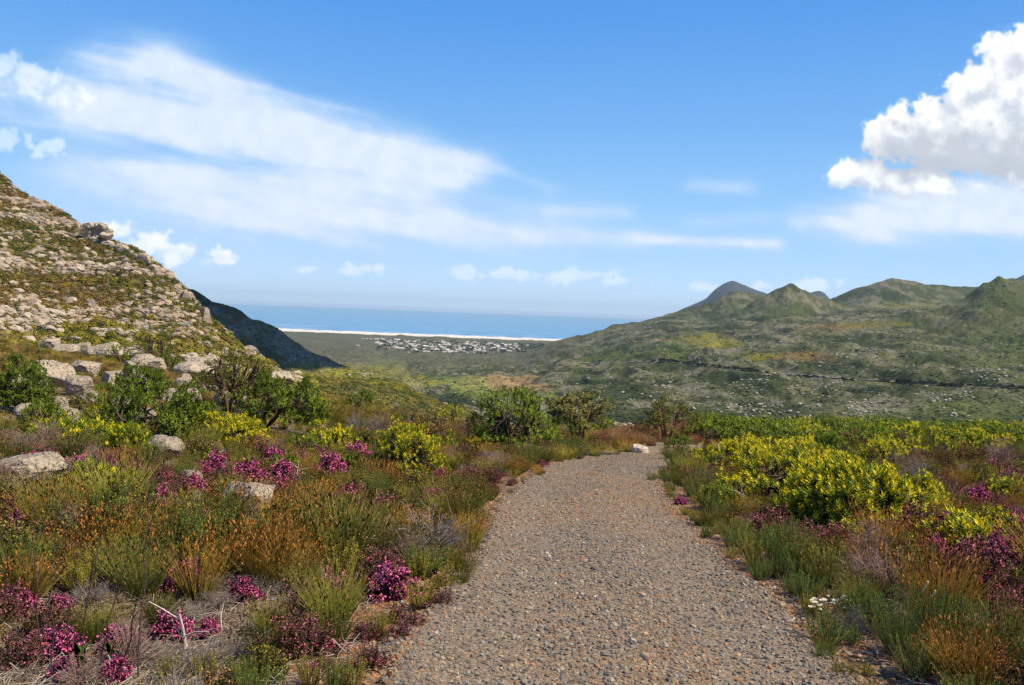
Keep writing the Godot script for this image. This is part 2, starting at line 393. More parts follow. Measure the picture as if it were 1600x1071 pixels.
func make_sky() -> Image:
	var wisp := FastNoiseLite.new()
	wisp.seed = 3; wisp.frequency = 0.011; wisp.fractal_octaves = 5
	var curl := FastNoiseLite.new()
	curl.seed = 8; curl.frequency = 0.02; curl.fractal_octaves = 5; curl.fractal_gain = 0.55
	# the whole sky, coarse: the same broken streaks all round
	var im := Image.create(1024, 512, false, Image.FORMAT_RGB8)
	for y in 257:
		var el := 90.0 - (y + 0.5) * 180.0 / 512.0
		var base := sky_blue(maxf(el, 0.0), 0.0)
		for x in 1024:
			var az := (x + 0.5) * 360.0 / 1024.0
			var s := deg_to_rad(az)
			var q := Vector3(sin(s) * 90.0, el * 6.0, cos(s) * 90.0)
			var k := smoothstep(0.02, 0.5, wisp.get_noise_3d(q.x, q.y, q.z) + 0.06) * 0.62 * smoothstep(0.0, 6.0, el)
			im.set_pixel(x, y, base.lerp(Color(0.87, 0.91, 0.96), k))
	im.fill_rect(Rect2i(0, 257, 1024, 255), Color(0.64, 0.77, 0.90))
	im.resize(4096, 2048, Image.INTERPOLATE_CUBIC)
	# ahead: the clouds of the day, finer
	for y in range(735, 1026):
		var el := 90.0 - (y + 0.5) * 180.0 / 2048.0
		var base := sky_blue(maxf(el, 0.0), 0.0)
		var ce := cos(deg_to_rad(el))
		# only the clouds that can touch this row
		var w_lo := 9999.0
		var w_hi := -9999.0
		for x in [-440, 0, 440]:
			var s: float = x * TAU / 4096.0
			var dir := cam_inv * Vector3(sin(s) * ce, sin(deg_to_rad(el)), -cos(s) * ce)
			w_lo = minf(w_lo, 535.5 - dir.y / -dir.z * F - 8.0)
			w_hi = maxf(w_hi, 535.5 - dir.y / -dir.z * F + 8.0)
		var streaks := STREAK.filter(func(e): return minf(e[1], e[3]) - e[4] * 2.2 < w_hi and maxf(e[1], e[3]) + e[4] * 2.2 > w_lo)
		var lows := LOW.filter(func(e): return e[1] - e[3] * 2.0 < w_hi and e[1] + e[3] * 2.0 > w_lo)
		for x in range(-440, 440):
			var s := (x + 0.5) * TAU / 4096.0
			var dir := cam_inv * Vector3(sin(s) * ce, sin(deg_to_rad(el)), -cos(s) * ce)
			var u := 800.0 + dir.x / -dir.z * F
			var w := 535.5 - dir.y / -dir.z * F
			var inside := smoothstep(-180.0, -30.0, u) * (1.0 - smoothstep(1640.0, 1780.0, u)) * smoothstep(-130.0, -20.0, w)
			if inside <= 0.0: continue
			var a1 := wisp.get_noise_2d((u + w * 0.3) * 0.24, (w - u * 0.22) * 1.7)
			var a2 := curl.get_noise_2d(u, w)
			var k := 0.0
			for e in streaks:
				if u < e[0] - e[4] * 3.6 or u > e[2] + e[4] * 3.6: continue
				var dx: float = e[2] - e[0]; var dy: float = e[3] - e[1]
				var t := clampf(((u - e[0]) * dx + (w - e[1]) * dy) / (dx * dx + dy * dy), 0.0, 1.0)
				var px: float = u - e[0] - dx * t; var py: float = w - e[1] - dy * t
				var q: float = sqrt(px * px * 0.35 + py * py) / e[4]
				if q < 2.1:
					q = q / (1.0 + a1 * 0.4)
					k = 1.0 - (1.0 - k) * (1.0 - clampf(e[5] * exp(-q * q * 1.15) * (1.0 + 0.45 * a1 + 0.1 * a2), 0.0, 1.0))
			var c := base.lerp(Color(0.76, 0.82, 0.92).lerp(Color(0.90, 0.915, 0.95), clampf(k * 1.1 - 0.35 + a2 * 0.3, 0.0, 1.0)), clampf(k, 0.0, 0.88))
			# heaped clouds: lit from above and the right, greyer at the foot
			if u > 1240.0 and w < 340.0:
				var z := puff(u, w, BIG, a2 * 0.55 + curl.get_noise_2d(u * 2.7, w * 2.7) * 0.24 + curl.get_noise_2d(u * 6.0, w * 6.0) * 0.12)
				var m := smoothstep(-0.06, 0.2, z)
				if m > 0.0:
					var up := puff(u + 16.0, w - 24.0, BIG, curl.get_noise_2d(u + 16.0, w - 24.0) * 0.5)
					var grey := smoothstep(188.0, 240.0, w + a2 * 60.0) * (1.0 - smoothstep(268.0, 300.0, w + a2 * 30.0)) * smoothstep(1335.0, 1400.0, u)
					var lit := clampf(0.55 + (z - up) * 1.1 + 0.35 * a2, 0.0, 1.0)
					var cc := Color(0.76, 0.79, 0.84).lerp(Color(0.965, 0.965, 0.96), lit).lerp(Color(0.70, 0.73, 0.775), grey * 0.85)
					c = c.lerp(cc, m * lerpf(1.0, 0.65, smoothstep(265.0, 310.0, w)))
			var z2: float = -9.0 if lows.is_empty() else puff(u, w, lows, a2 * 0.8 + curl.get_noise_2d(u * 2.6, w * 2.6) * 0.5)
			var m2 := smoothstep(0.0, 0.55, z2)
			if m2 > 0.0:
				var cc := Color(0.86, 0.90, 0.955).lerp(Color(0.97, 0.97, 0.98), clampf(0.5 + a2 * 1.2 + z2 * 0.3, 0.0, 1.0))
				c = c.lerp(cc, m2 * (0.85 if u < 420.0 and w > 300.0 else 0.5))
			var px2 := posmod(x, 4096)
			im.set_pixel(px2, y, im.get_pixel(px2, y).lerp(c, inside))
	return im

# ---------------------------------------------------------------- colours of far ground
# patches of flowering or bare ground seen on the slopes: [u, v, ru, rv, colour, strength]
var YEL := Color(0.30, 0.27, 0.035)
var RUST := Color(0.26, 0.16, 0.06)
var GRN := Color(0.16, 0.21, 0.05)
var PATCHES := [
	[790, 600, 75, 15, Color(0.30, 0.21, 0.11), 1.0], [735, 602, 40, 14, Color(0.20, 0.22, 0.06), 0.9], [830, 622, 48, 7, Color(0.17, 0.26, 0.03), 0.9], [760, 615, 45, 6, Color(0.15, 0.2, 0.04), 0.8], [690, 595, 30, 10, GRN, 0.5],
	[560, 583, 95, 14, YEL, 0.8], [490, 575, 60, 14, YEL, 0.7], [640, 600, 60, 9, YEL, 0.5], [600, 566, 40, 7, GRN, 0.6],
	[1100, 532, 45, 14, YEL, 0.75], [1130, 540, 30, 12, YEL, 0.85], [1060, 548, 50, 14, GRN, 0.6], [1190, 557, 26, 7, YEL, 0.9], [1262, 557, 50, 9, RUST, 0.9], [1300, 512, 70, 8, RUST, 0.75], [1360, 508, 60, 6, YEL, 0.6], [1400, 478, 80, 6, YEL, 0.55], [1150, 480, 18, 8, GRN, 0.7], [1230, 490, 40, 10, GRN, 0.4], [1480, 640, 120, 16, GRN, 0.35], [1560, 560, 60, 30, GRN, 0.3], [950, 560, 60, 20, GRN, 0.3]]
# stony ground: [u, v, ru, rv]
var STONY := [[1185, 525, 75, 22], [1090, 553, 45, 14], [1000, 510, 60, 16], [1230, 606, 110, 22], [1340, 640, 60, 16], [1560, 588, 70, 20], [1330, 548, 60, 20], [1060, 600, 40, 14], [1120, 490, 60, 14], [1400, 470, 60, 22], [1555, 445, 50, 22], [1220, 465, 40, 14], [600, 590, 70, 12], [640, 606, 60, 10], [540, 572, 50, 8], [1480, 620, 60, 12], [1180, 640, 60, 12]]
func far_paint(u: float, d: float, y: float) -> Color:
	var x := (u - 800.0) / F * d
	var w := pix(Vector3(x, y, -d)).y
	var a := n2.get_noise_2d(x * 0.55, d * 0.4)
	var b := n2.get_noise_2d(x * 2.3 + 400.0, d * 1.6)
	var e0 := n2.get_noise_2d(x * 5.5 + 900.0, d * 3.6)
	var c := Color(0.046, 0.062, 0.028).lerp(Color(0.105, 0.115, 0.055), clampf(0.42 + a * 2.2 + e0 * 0.7, 0.0, 1.0))
	c = c.lerp(Color(0.23, 0.21, 0.175), clampf(b * 1.1 + a * 1.0 + e0 * 0.9 - 0.12, 0.0, 0.6))
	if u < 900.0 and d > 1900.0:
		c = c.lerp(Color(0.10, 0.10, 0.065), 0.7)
	if u > 1400.0: c = c.lerp(Color(0.065, 0.085, 0.032), smoothstep(1400.0, 1560.0, u) * 0.6)
	for e in PATCHES:
		var p: float = (u - e[0]) / e[2]
		var q: float = (w - e[1]) / e[3]
		var z: float = p * p + q * q + b * 1.1 + a * 0.8
		if z < 1.15: c = c.lerp(e[4], e[5] * (0.9 if e[1] > 592 and e[0] < 900 else 0.5) * smoothstep(1.15, 0.3, z))
	if u < 960.0 and d > 4780.0:
		c = c.lerp(Color(0.72, 0.70, 0.66), smoothstep(4800.0, 4860.0, d + a * 120.0))
	return c
func stony(u: float, w: float) -> float:
	var best := 0.0
	for e in STONY:
		var p: float = (u - e[0]) / e[2]
		var q: float = (w - e[1]) / e[3]
		best = maxf(best, 1.2 - p * p - q * q)
	return best
func hill_paint(u: float, d: float, y: float) -> Color:
	var x := (u - 800.0) / F * d
	var a := n2.get_noise_2d(x * 3.0, d * 3.0)
	var b := n2.get_noise_2d(x * 11.0, d * 11.0)
	var c := Color(0.17, 0.125, 0.055).lerp(Color(0.12, 0.125, 0.04), clampf(0.5 + a * 1.8, 0.0, 1.0))
	c = c.lerp(Color(0.30, 0.265, 0.21), clampf(b * 2.0 + 0.1, 0.0, 0.85))
	var w := pix(Vector3(x, y, -d)).y
	var yk := smoothstep(490.0, 530.0, w) * clampf(0.45 + b * 2.2 + a, 0.0, 1.0)
	return c.lerp(Color(0.24, 0.21, 0.035), yk * 0.75)

# ---------------------------------------------------------------- rocks
func ico(level: int) -> Array:
	var t := (1.0 + sqrt(5.0)) / 2.0
	var vs := []
	for p in [[-1, t, 0], [1, t, 0], [-1, -t, 0], [1, -t, 0], [0, -1, t], [0, 1, t], [0, -1, -t], [0, 1, -t], [t, 0, -1], [t, 0, 1], [-t, 0, -1], [-t, 0, 1]]:
		vs.append(Vector3(p[0], p[1], p[2]).normalized())
	var fs := [[0, 11, 5], [0, 5, 1], [0, 1, 7], [0, 7, 10], [0, 10, 11], [1, 5, 9], [5, 11, 4], [11, 10, 2], [10, 7, 6], [7, 1, 8], [3, 9, 4], [3, 4, 2], [3, 2, 6], [3, 6, 8], [3, 8, 9], [4, 9, 5], [2, 4, 11], [6, 2, 10], [8, 6, 7], [9, 8, 1]]
	for l in level:
		var mid := {}
		var out := []
		for f in fs:
			var m := []
			for k in 3:
				var a: int = f[k]; var b: int = f[(k + 1) % 3]
				var key := mini(a, b) * 100000 + maxi(a, b)
				if not mid.has(key):
					mid[key] = vs.size()
					vs.append(((vs[a] + vs[b]) * 0.5).normalized())
				m.append(mid[key])
			out += [[f[0], m[0], m[2]], [f[1], m[1], m[0]], [f[2], m[2], m[1]], [m[0], m[1], m[2]]]
		fs = out
	return [vs, fs]
func rock_mesh(sd: int, level: int, m: Material, cuts := 9, rough := 0.12, tint := Color(0.49, 0.455, 0.41), faceted := false) -> ArrayMesh:
	# a boulder: a ball cut by planes, then weathered; about one metre across, resting on y = 0
	var r := RandomNumberGenerator.new()
	r.seed = sd
	var s := ico(level)
	var planes := []
	for k in cuts:
		planes.append([Vector3(r.randfn(), r.randfn() * 0.8, r.randfn()).normalized(), r.randf_range(0.55, 0.85)])
	planes.append([Vector3(r.randf_range(-0.2, 0.2), 1, r.randf_range(-0.2, 0.2)).normalized(), r.randf_range(0.55, 0.8)])
	var b := MB.new()
	for p: Vector3 in s[0]:
		var q := p
		for pl in planes:
			var e: float = q.dot(pl[0]) - pl[1]
			if e > 0.0: q -= pl[0] * e * 0.92
		q *= 1.0 + rough * n2.get_noise_3d(p.x * 55.0 + sd * 37.0, p.y * 90.0, p.z * 55.0) + rough * 0.5 * n2.get_noise_3d(p.x * 190.0 + sd * 37.0, p.y * 260.0, p.z * 190.0)
		b.v.push_back(q * 0.62 + Vector3(0, 0.30, 0))
		b.c.push_back(tint)
		b.n.push_back(Vector3.ZERO)
	for f in s[1]:
		b.i.push_back(f[0]); b.i.push_back(f[2]); b.i.push_back(f[1])
		var nn := (b.v[f[1]] - b.v[f[0]]).cross(b.v[f[2]] - b.v[f[0]])
		for k in 3: b.n[f[k]] += nn
	for k in b.n.size(): b.n[k] = b.n[k].normalized()
	if faceted:
		var e := MB.new()
		for k in range(0, b.i.size(), 3): e.tri(b.v[b.i[k]], b.v[b.i[k + 1]], b.v[b.i[k + 2]], tint)
		return e.commit(m)
	return b.commit(m)

# ---------------------------------------------------------------- plants: each returns {part name: mesh}
func dome(w: float, h: float, low: float) -> Vector3:
	var y := rng.randf_range(low, 1.0)
	var a := rng.randf_range(0, TAU)
	var s := sqrt(maxf(0.0, 1.0 - y * y))
	return Vector3(cos(a) * s * w, y * h, sin(a) * s * w)
func bush(sd: int, w: float, h: float, o := {}) -> Dictionary:
	# a stemmed bush with leaf rosettes at the twig ends; w, h in metres
	rng.seed = sd
	var n: int = o.get("n", 260)
	var ll: float = o.get("leaf", 0.075)
	var lw: float = o.get("wide", 0.2)
	var per: int = o.get("per", 13)
	var clear: float = o.get("clear", 0.22)
	var ca: Color = o.get("a", Color(0.05, 0.10, 0.022))
	var cb: Color = o.get("b", Color(0.10, 0.16, 0.03))
	var ct: Color = o.get("tip", Color(0.40, 0.38, 0.03))
	var tips: float = o.get("tips", 0.0)
	var bark: Color = o.get("bark", Color(0.10, 0.075, 0.055))
	var fol := MB.new()
	var wood := MB.new()
	var flo := MB.new()
	var cy := h * clear
	var hh := h - cy - ll * 0.6
	var limbs := maxi(5, n / 9)
	var stems := []
	var ns: int = o.get("stems", 4)
	var lean: float = o.get("lean", 0.0)
	for k in ns:
		var a := TAU * (k + f01(0.0, 0.6)) / ns
		var base := Vector3(cos(a), 0, sin(a)) * w * 0.05 + Vector3(-lean, 0, 0)
		var mid := Vector3(cos(a) * w * f01(0.08, 0.16) - lean * 0.5, cy * 0.8 + hh * 0.12, sin(a) * w * f01(0.08, 0.16))
		var end := Vector3(cos(a) * w * f01(0.15, 0.28), cy + hh * f01(0.3, 0.5), sin(a) * w * f01(0.15, 0.28))
		var pts := []
		for j in 6:
			var t := j / 5.0
			pts.append(base.lerp(mid, t).lerp(mid.lerp(end, t), t) + Vector3(f01(-1, 1), 0, f01(-1, 1)) * w * 0.012)
		pts[0].y = -0.06
		wood.tube(pts, w * 0.022 + 0.006, w * 0.010 + 0.003, vary(bark, 0.2), 5)
		stems.append(pts)
	for k in limbs:
		var q := dome(1.0, 1.0, -0.35)
		var lob := 0.86 + 0.3 * n1.get_noise_3d(q.x * 60 + sd * 31.0, q.y * 60, q.z * 60)
		var rad := lerpf(0.62, 1.0, sqrt(rng.randf())) * lob
		var yy := q.y * hh * rad
		if q.y < 0: yy = q.y * cy * 0.8
		var p := Vector3(q.x * w * 0.5 * rad, cy + yy, q.z * w * 0.5 * rad)
		var st: Array = stems[0]
		for s in stems:
			if s[5].distance_to(p) < st[5].distance_to(p): st = s
		var from: Vector3 = st[rng.randi_range(2, 5)]
		var elbow := from.lerp(p, 0.55) + Vector3(f01(-1, 1), f01(-0.6, 0.9), f01(-1, 1)) * w * 0.06
		wood.tube([from, from.lerp(elbow, 0.6), elbow, p], w * 0.008 + 0.003, 0.003, vary(bark, 0.25), 4)
		var many := n / limbs
		for j in many:
			var c := p + Vector3(f01(-1, 1), f01(-0.7, 0.7), f01(-1, 1)) * ll * 2.1
			var axis := (q * 0.65 + Vector3(f01(-0.4, 0.4), 0.75, f01(-0.4, 0.4))).normalized()
			if j < 3: wood.tube([elbow.lerp(p, 0.5), c - axis * ll * 0.3], 0.004, 0.0025, vary(bark, 0.25), 3)
			var tip := rng.randf() < tips and q.y > -0.05
			var col := ca.lerp(cb, rng.randf())
			var side := axis.cross(Vector3(f01(-1, 1), f01(-1, 1), f01(-1, 1))).normalized()
			var sid2 := axis.cross(side)
			for l in per:
				var f := float(l) / per
				var an := l * 2.4 + f01(0, 0.5)
				var out := side * cos(an) + sid2 * sin(an)
				var open := lerpf(1.25, 0.3, f)
				var d := (axis * cos(open) + out * sin(open)).normalized()
				var lc := vary(col, 0.22)
				var le := lc
				if tip and f > 0.35:
					lc = vary(ct, 0.2); le = lc
				var start := c + axis * (f - 0.6) * ll * 1.1
				fol.leaf(start, d, d.cross(axis.lerp(out, 0.3)).normalized(), ll * f01(0.75, 1.15), ll * lw, lc, le)
			if o.has("head") and q.y > 0.1 and rng.randf() < o.head:
				var hc: Color = vary(o.get("headc", Color(0.55, 0.5, 0.22)), 0.18)
				for l in 22:
					var d := (axis * f01(-0.1, 1.0) + side * f01(-1, 1) + sid2 * f01(-1, 1)).normalized()
					flo.leaf(c + axis * ll * 0.4, d, d.cross(side + sid2 * 0.3).normalized(), ll * 0.95, ll * 0.16, hc, hc)
	var res := {"trunk": wood.commit(M.bark), "foliage": fol.commit(M.leaf)}
	if flo.v.size(): res["flower_head"] = flo.commit(M.petal)
	return res
func reed(sd: int, h: float, w: float, n: int, c0: Color, c1: Color, c2: Color) -> Dictionary:
	# a tuft of thin upright culms with brown heads
	rng.seed = sd
	var b := MB.new()
	var s := MB.new()
	for k in n:
		var a := f01(0, TAU)
		var r := sqrt(rng.randf())
		var o := Vector3(cos(a), 0, sin(a))
		var d := (Vector3.UP + o * r * f01(0.2, 0.75) * w / h).normalized()
		var cb := vary(c0, 0.25)
		var t := b.blade(o * r * w * 0.16 - Vector3(0, 0.03, 0), d, h * f01(0.5, 1.0), 0.0034, o * f01(0.0, 0.28) + Vector3(f01(-0.1, 0.1), -0.04, f01(-0.1, 0.1)), cb, vary(c1, 0.25))
		if rng.randf() < 0.6:
			for j in 3:
				var dd := (d + Vector3(f01(-0.6, 0.6), f01(-0.2, 0.5), f01(-0.6, 0.6))).normalized()
				s.leaf(t - d * f01(0.0, 0.05), dd, dd.cross(Vector3(f01(-1, 1), 0.2, f01(-1, 1))).normalized(), f01(0.018, 0.04), 0.0042, vary(c2, 0.3), vary(c2, 0.3))
	return {"culm": b.commit(M.straw), "seed_head": s.commit(M.straw)}
func heather(sd: int, h: float, w: float, shoots: int, flower: Color, share: float, green: Color) -> Dictionary:
	# a twiggy dome whose shoots carry small bell flowers
	rng.seed = sd
	var b := MB.new()
	var f := MB.new()
	var nd := MB.new()
	for k in shoots:
		var q := dome(1.0, 1.0, 0.12)
		var lob := 0.8 + 0.5 * n1.get_noise_3d(q.x * 70 + sd * 13.0, q.y * 70, q.z * 70)
		var p := Vector3(q.x * w * 0.5, q.y * h, q.z * w * 0.5) * lob * f01(0.75, 1.0)
		var m := Vector3(p.x * 0.45, p.y * 0.4, p.z * 0.45) + Vector3(f01(-1, 1), f01(-0.3, 0.3), f01(-1, 1)) * w * 0.05
		b.tube([Vector3(f01(-0.03, 0.03), -0.03, f01(-0.03, 0.03)), m, p], 0.0035, 0.0014, vary(Color(0.16, 0.11, 0.085), 0.3), 3)
		var bloom := rng.randf() < share
		var d := (p - m).normalized()
		var cc := vary(flower, 0.28)
		for j in 26:
			var t := sqrt(rng.randf())
			var c := m.lerp(p, t)
			var e := (d * f01(0.0, 0.8) + Vector3(f01(-1, 1), f01(-0.5, 1), f01(-1, 1))).normalized()
			var s := e.cross(Vector3(f01(-1, 1), f01(-1, 1), f01(-1, 1))).normalized()
			if bloom and t > 0.5:
				f.leaf(c + e * 0.006, e, s, 0.017, 0.0068, vary(cc, 0.15), vary(cc, 0.15))
			else:
				nd.leaf(c, e, s, 0.019, 0.0028, vary(green, 0.3), vary(green, 0.3))
	var res := {"stem": b.commit(M.twig), "foliage": nd.commit(M.needle)}
	if f.v.size(): res["blossom"] = f.commit(M.petal)
	return res
func feathery(sd: int, h: float, w: float, stems: int, ca: Color, cb: Color, nl: float, curve: float) -> Dictionary:
	# many upright stems clothed in short needles
	rng.seed = sd
	var b := MB.new()
	var f := MB.new()
	for k in stems:
		var a := f01(0, TAU)
		var r := sqrt(rng.randf())
		var o := Vector3(cos(a), 0, sin(a))
		var len := h * f01(0.55, 1.0) * (1.0 - 0.25 * r)
		var p0 := o * r * w * 0.12 - Vector3(0, 0.03, 0)
		var p1 := o * r * w * 0.36 + Vector3(0, len * 0.5, 0)
		var p2 := o * r * w * (0.36 + 0.14 * curve) + Vector3(f01(-0.03, 0.03), len, f01(-0.03, 0.03))
		b.tube([p0, p1, p2], 0.004, 0.0018, vary(Color(0.15, 0.11, 0.06), 0.2), 3)
		var col := ca.lerp(cb, rng.randf())
		var cnt := int(len / nl * 4.4)
		for j in cnt:
			var t := 0.22 + 0.78 * (j + rng.randf()) / cnt
			var c := p0.lerp(p1, t).lerp(p1.lerp(p2, t), t)
			var ax := (p1.lerp(p2, t) - p0.lerp(p1, t)).normalized()
			var an := j * 2.4
			var e := (ax * 0.75 + Vector3(cos(an), 0.1, sin(an)) * 0.75).normalized()
			f.leaf(c, e, e.cross(ax).normalized(), nl * f01(0.8, 1.25), nl * 0.13, vary(col, 0.2), vary(col, 0.2))
	return {"stem": b.commit(M.twig), "foliage": f.commit(M.needle)}
func twiggy(sd: int, h: float, w: float, n: int, col: Color) -> Dictionary:
	# bare grey brush
	rng.seed = sd
	var b := MB.new()
	for k in n:
		var q := dome(1.0, 1.0, 0.05)
		var p := Vector3(q.x * w * 0.5, q.y * h, q.z * w * 0.5) * f01(0.6, 1.0)
		var m := Vector3(p.x * 0.4, p.y * 0.45, p.z * 0.4) + Vector3(f01(-1, 1), f01(-0.3, 0.3), f01(-1, 1)) * w * 0.05
		var cc := vary(col, 0.3)
		b.tube([Vector3(f01(-0.04, 0.04), -0.03, f01(-0.04, 0.04)), m, p], 0.004, 0.0015, cc, 3)
		for j in 3:
			var s := m.lerp(p, f01(0.2, 0.9))
			var e := s + (p - m).length() * f01(0.25, 0.5) * Vector3(f01(-1, 1) + q.x, f01(-0.1, 1.0), f01(-1, 1) + q.z).normalized()
			b.tube([s, e], 0.002, 0.001, cc, 3)
	return {"twig": b.commit(M.twig)}
func clump(sd: int, n: int, size: float) -> ArrayMesh:
	# white-tinted leafy clump for distant scrub, coloured per copy
	rng.seed = sd
	var f := MB.new()
	for k in n:
		var q := dome(0.5, 0.55, -0.1)
		var lob := 0.85 + 0.4 * n1.get_noise_3d(q.x * 90 + sd * 13.0, q.y * 90, q.z * 90)
		var d := (q.normalized().cross(Vector3(f01(-1, 1), f01(-1, 1), f01(-1, 1))).normalized() + q.normalized() * f01(0.1, 0.7)).normalized()
		var s := d.cross(q + Vector3(f01(-0.2, 0.2), f01(-0.2, 0.2), f01(-0.2, 0.2))).normalized()
		var g := f01(0.7, 1.0)
		f.leaf(q * lob * f01(0.7, 1.0), d, s, size, size * 0.42, Color(g, g, g), Color(g, g, g))
	return f.commit(M.leaf)
func stand(called: String, parts: Dictionary, at: Vector3, turn: float, scale: Vector3, label: String, category: String, group := "") -> Node3D:
	var o := top(called)
	o.position = at
	o.rotation.y = turn
	o.scale = scale
	for k in parts: part(o, k, parts[k])
	tag(o, label, category, group)
	return o

# ---------------------------------------------------------------- the scene
var taken := []        # [x, z, radius] of hand-set things
var near_mid: Patch
var hill: Patch
var slope_patch: Patch
func _ready() -> void:
	var cam := Camera3D.new()
	cam.name = "camera"
	cam.fov = rad_to_deg(2.0 * atan(535.5 / F))
	cam.near = 0.1
	cam.far = 120000.0
	cam.transform = Transform3D(cam_basis, eye)
	add_child(cam)
	cam.current = true
	var sun := DirectionalLight3D.new()
	sun.name = "sun"
	sun.light_energy = 1.6
	sun.light_angular_distance = 0.5
	sun.light_color = Color(1.0, 0.935, 0.81)
	sun.shadow_enabled = true
	add_child(sun)
	sun.look_at_from_position(Vector3(0.62, 0.80, 0.12), Vector3.ZERO)
	var env := Environment.new()
	env.background_mode = Environment.BG_SKY
	env.tonemap_mode = Environment.TONE_MAPPER_LINEAR
	env.tonemap_exposure = 1.56
	env.background_energy_multiplier = 0.8
	env.fog_enabled = true
	env.fog_density = 0.00003
	env.fog_light_color = Color(0.80, 0.91, 1.0)
	env.sdfgi_enabled = true
	env.ssao_enabled = true
	env.ssil_enabled = true
	n1.seed = 2; n1.frequency = 0.02; n1.fractal_octaves = 2
	n2.seed = 7; n2.frequency = 0.012; n2.fractal_octaves = 4
	var sm := PanoramaSkyMaterial.new()
	sm.panorama = ImageTexture.create_from_image(make_sky())
	var sky := Sky.new()
	sky.sky_material = sm
	env.sky = sky
	var we := WorldEnvironment.new()
	we.name = "environment"
	we.environment = env
	add_child(we)
	make_materials()
	ground()
	far_land()
	clouds()
	village()
	boulders()
	hillside()
	bushes()
	plants()
	path_stones()
	small_things()

func ground() -> void:
	# near ground: one sheet, finer towards the track
	var b := MB.new()
	var xs := []
	var zs := []
	for k in 281:
		var t := k / 140.0 - 1.0
		xs.append(70.0 * (0.22 * t + 0.78 * t * t * t))
	for k in 241:
		var t := k / 240.0
		zs.append(9.0 - 69.0 * (0.45 * t + 0.55 * t * t))
	for z in zs:
		for x in xs:
			var e := 0.05
			var y := near_h(x, z)
			b.v.push_back(Vector3(x, y, z))
			b.n.push_back(Vector3(y - near_h(x + e, z), e, y - near_h(x, z + e)).normalized())
			var a := n2.get_noise_2d(x * 9.0, z * 9.0)
			var c := Color(0.135, 0.105, 0.075).lerp(Color(0.19, 0.16, 0.13), clampf(0.5 + a * 1.8, 0.0, 1.0))
			var off := absf(x - path_x(z))
			var o2 := n2.get_noise_2d(x * 24.0 + 90.0, z * 24.0)
			c = c.lerp(Color(0.40, 0.20, 0.10), clampf((1.0 - smoothstep(1.2, 2.6, off)) * 0.8 + o2 * 1.1 - 0.1, 0.0, 0.8))
			var k := smoothstep(16.0, 34.0, -z)
			c = c.lerp(Color(0.22, 0.17, 0.07).lerp(Color(0.16, 0.15, 0.05), clampf(0.5 + o2 * 2.0, 0, 1)), k)
			b.c.push_back(c)
	var w := xs.size()
	for r in zs.size() - 1:
		for a in w - 1:
			var k := r * w + a
			b.i.push_back(k); b.i.push_back(k + w); b.i.push_back(k + 1)
			b.i.push_back(k + 1); b.i.push_back(k + w); b.i.push_back(k + w + 1)
	structure("ground", b.commit(M.soil))
	# the gravel track
	var p := MB.new()
	var rows := 260
	var cols := 31
	for r in rows:
		var z := 7.0 - 38.0 * r / (rows - 1)
		for a in cols:
			var t := a * 2.0 / (cols - 1) - 1.0
			var x := path_x(z) + t * (track_half(z) + track_wobble(signf(t), z) * absf(t))
			var edge := smoothstep(0.86, 1.0, absf(t))
			var y := near_h(x, z) + 0.034 - 0.07 * edge
			y += 0.022 * cos(t * PI * 2.0) * (1.0 - edge)
			p.v.push_back(Vector3(x, y, z))
			p.n.push_back(Vector3(0.0, 1.0, 0.115 if z < -3.0 else 0.0).normalized())
			var g := n2.get_noise_2d(x * 20.0, z * 14.0)
			var c := Color(0.60, 0.58, 0.555).lerp(Color(0.68, 0.59, 0.49), clampf(0.35 + g * 1.5 + 0.35 * (1.0 - absf(absf(t) - 0.5) * 2.5) * -1.0 + 0.2, 0.0, 1.0))
			c = c.lerp(Color(1.05, 0.80, 0.58), edge * 0.4)
			p.c.push_back(c)
	for r in rows - 1:
		for a in cols - 1:
			var k := r * cols + a
			p.i.push_back(k); p.i.push_back(k + cols); p.i.push_back(k + 1)
			p.i.push_back(k + 1); p.i.push_back(k + cols); p.i.push_back(k + cols + 1)
	structure("gravel_path", p.commit(M.gravel))

func track_half(z: float) -> float:
	return 1.17 + 0.13 * smoothstep(-8.0, -3.0, z)
func track_wobble(side: float, z: float) -> float:
	return n2.get_noise_2d(z * 22.0, 300.0 + side * 90.0) * 0.28 + n2.get_noise_2d(z * 90.0, 500.0 + side * 90.0) * 0.12

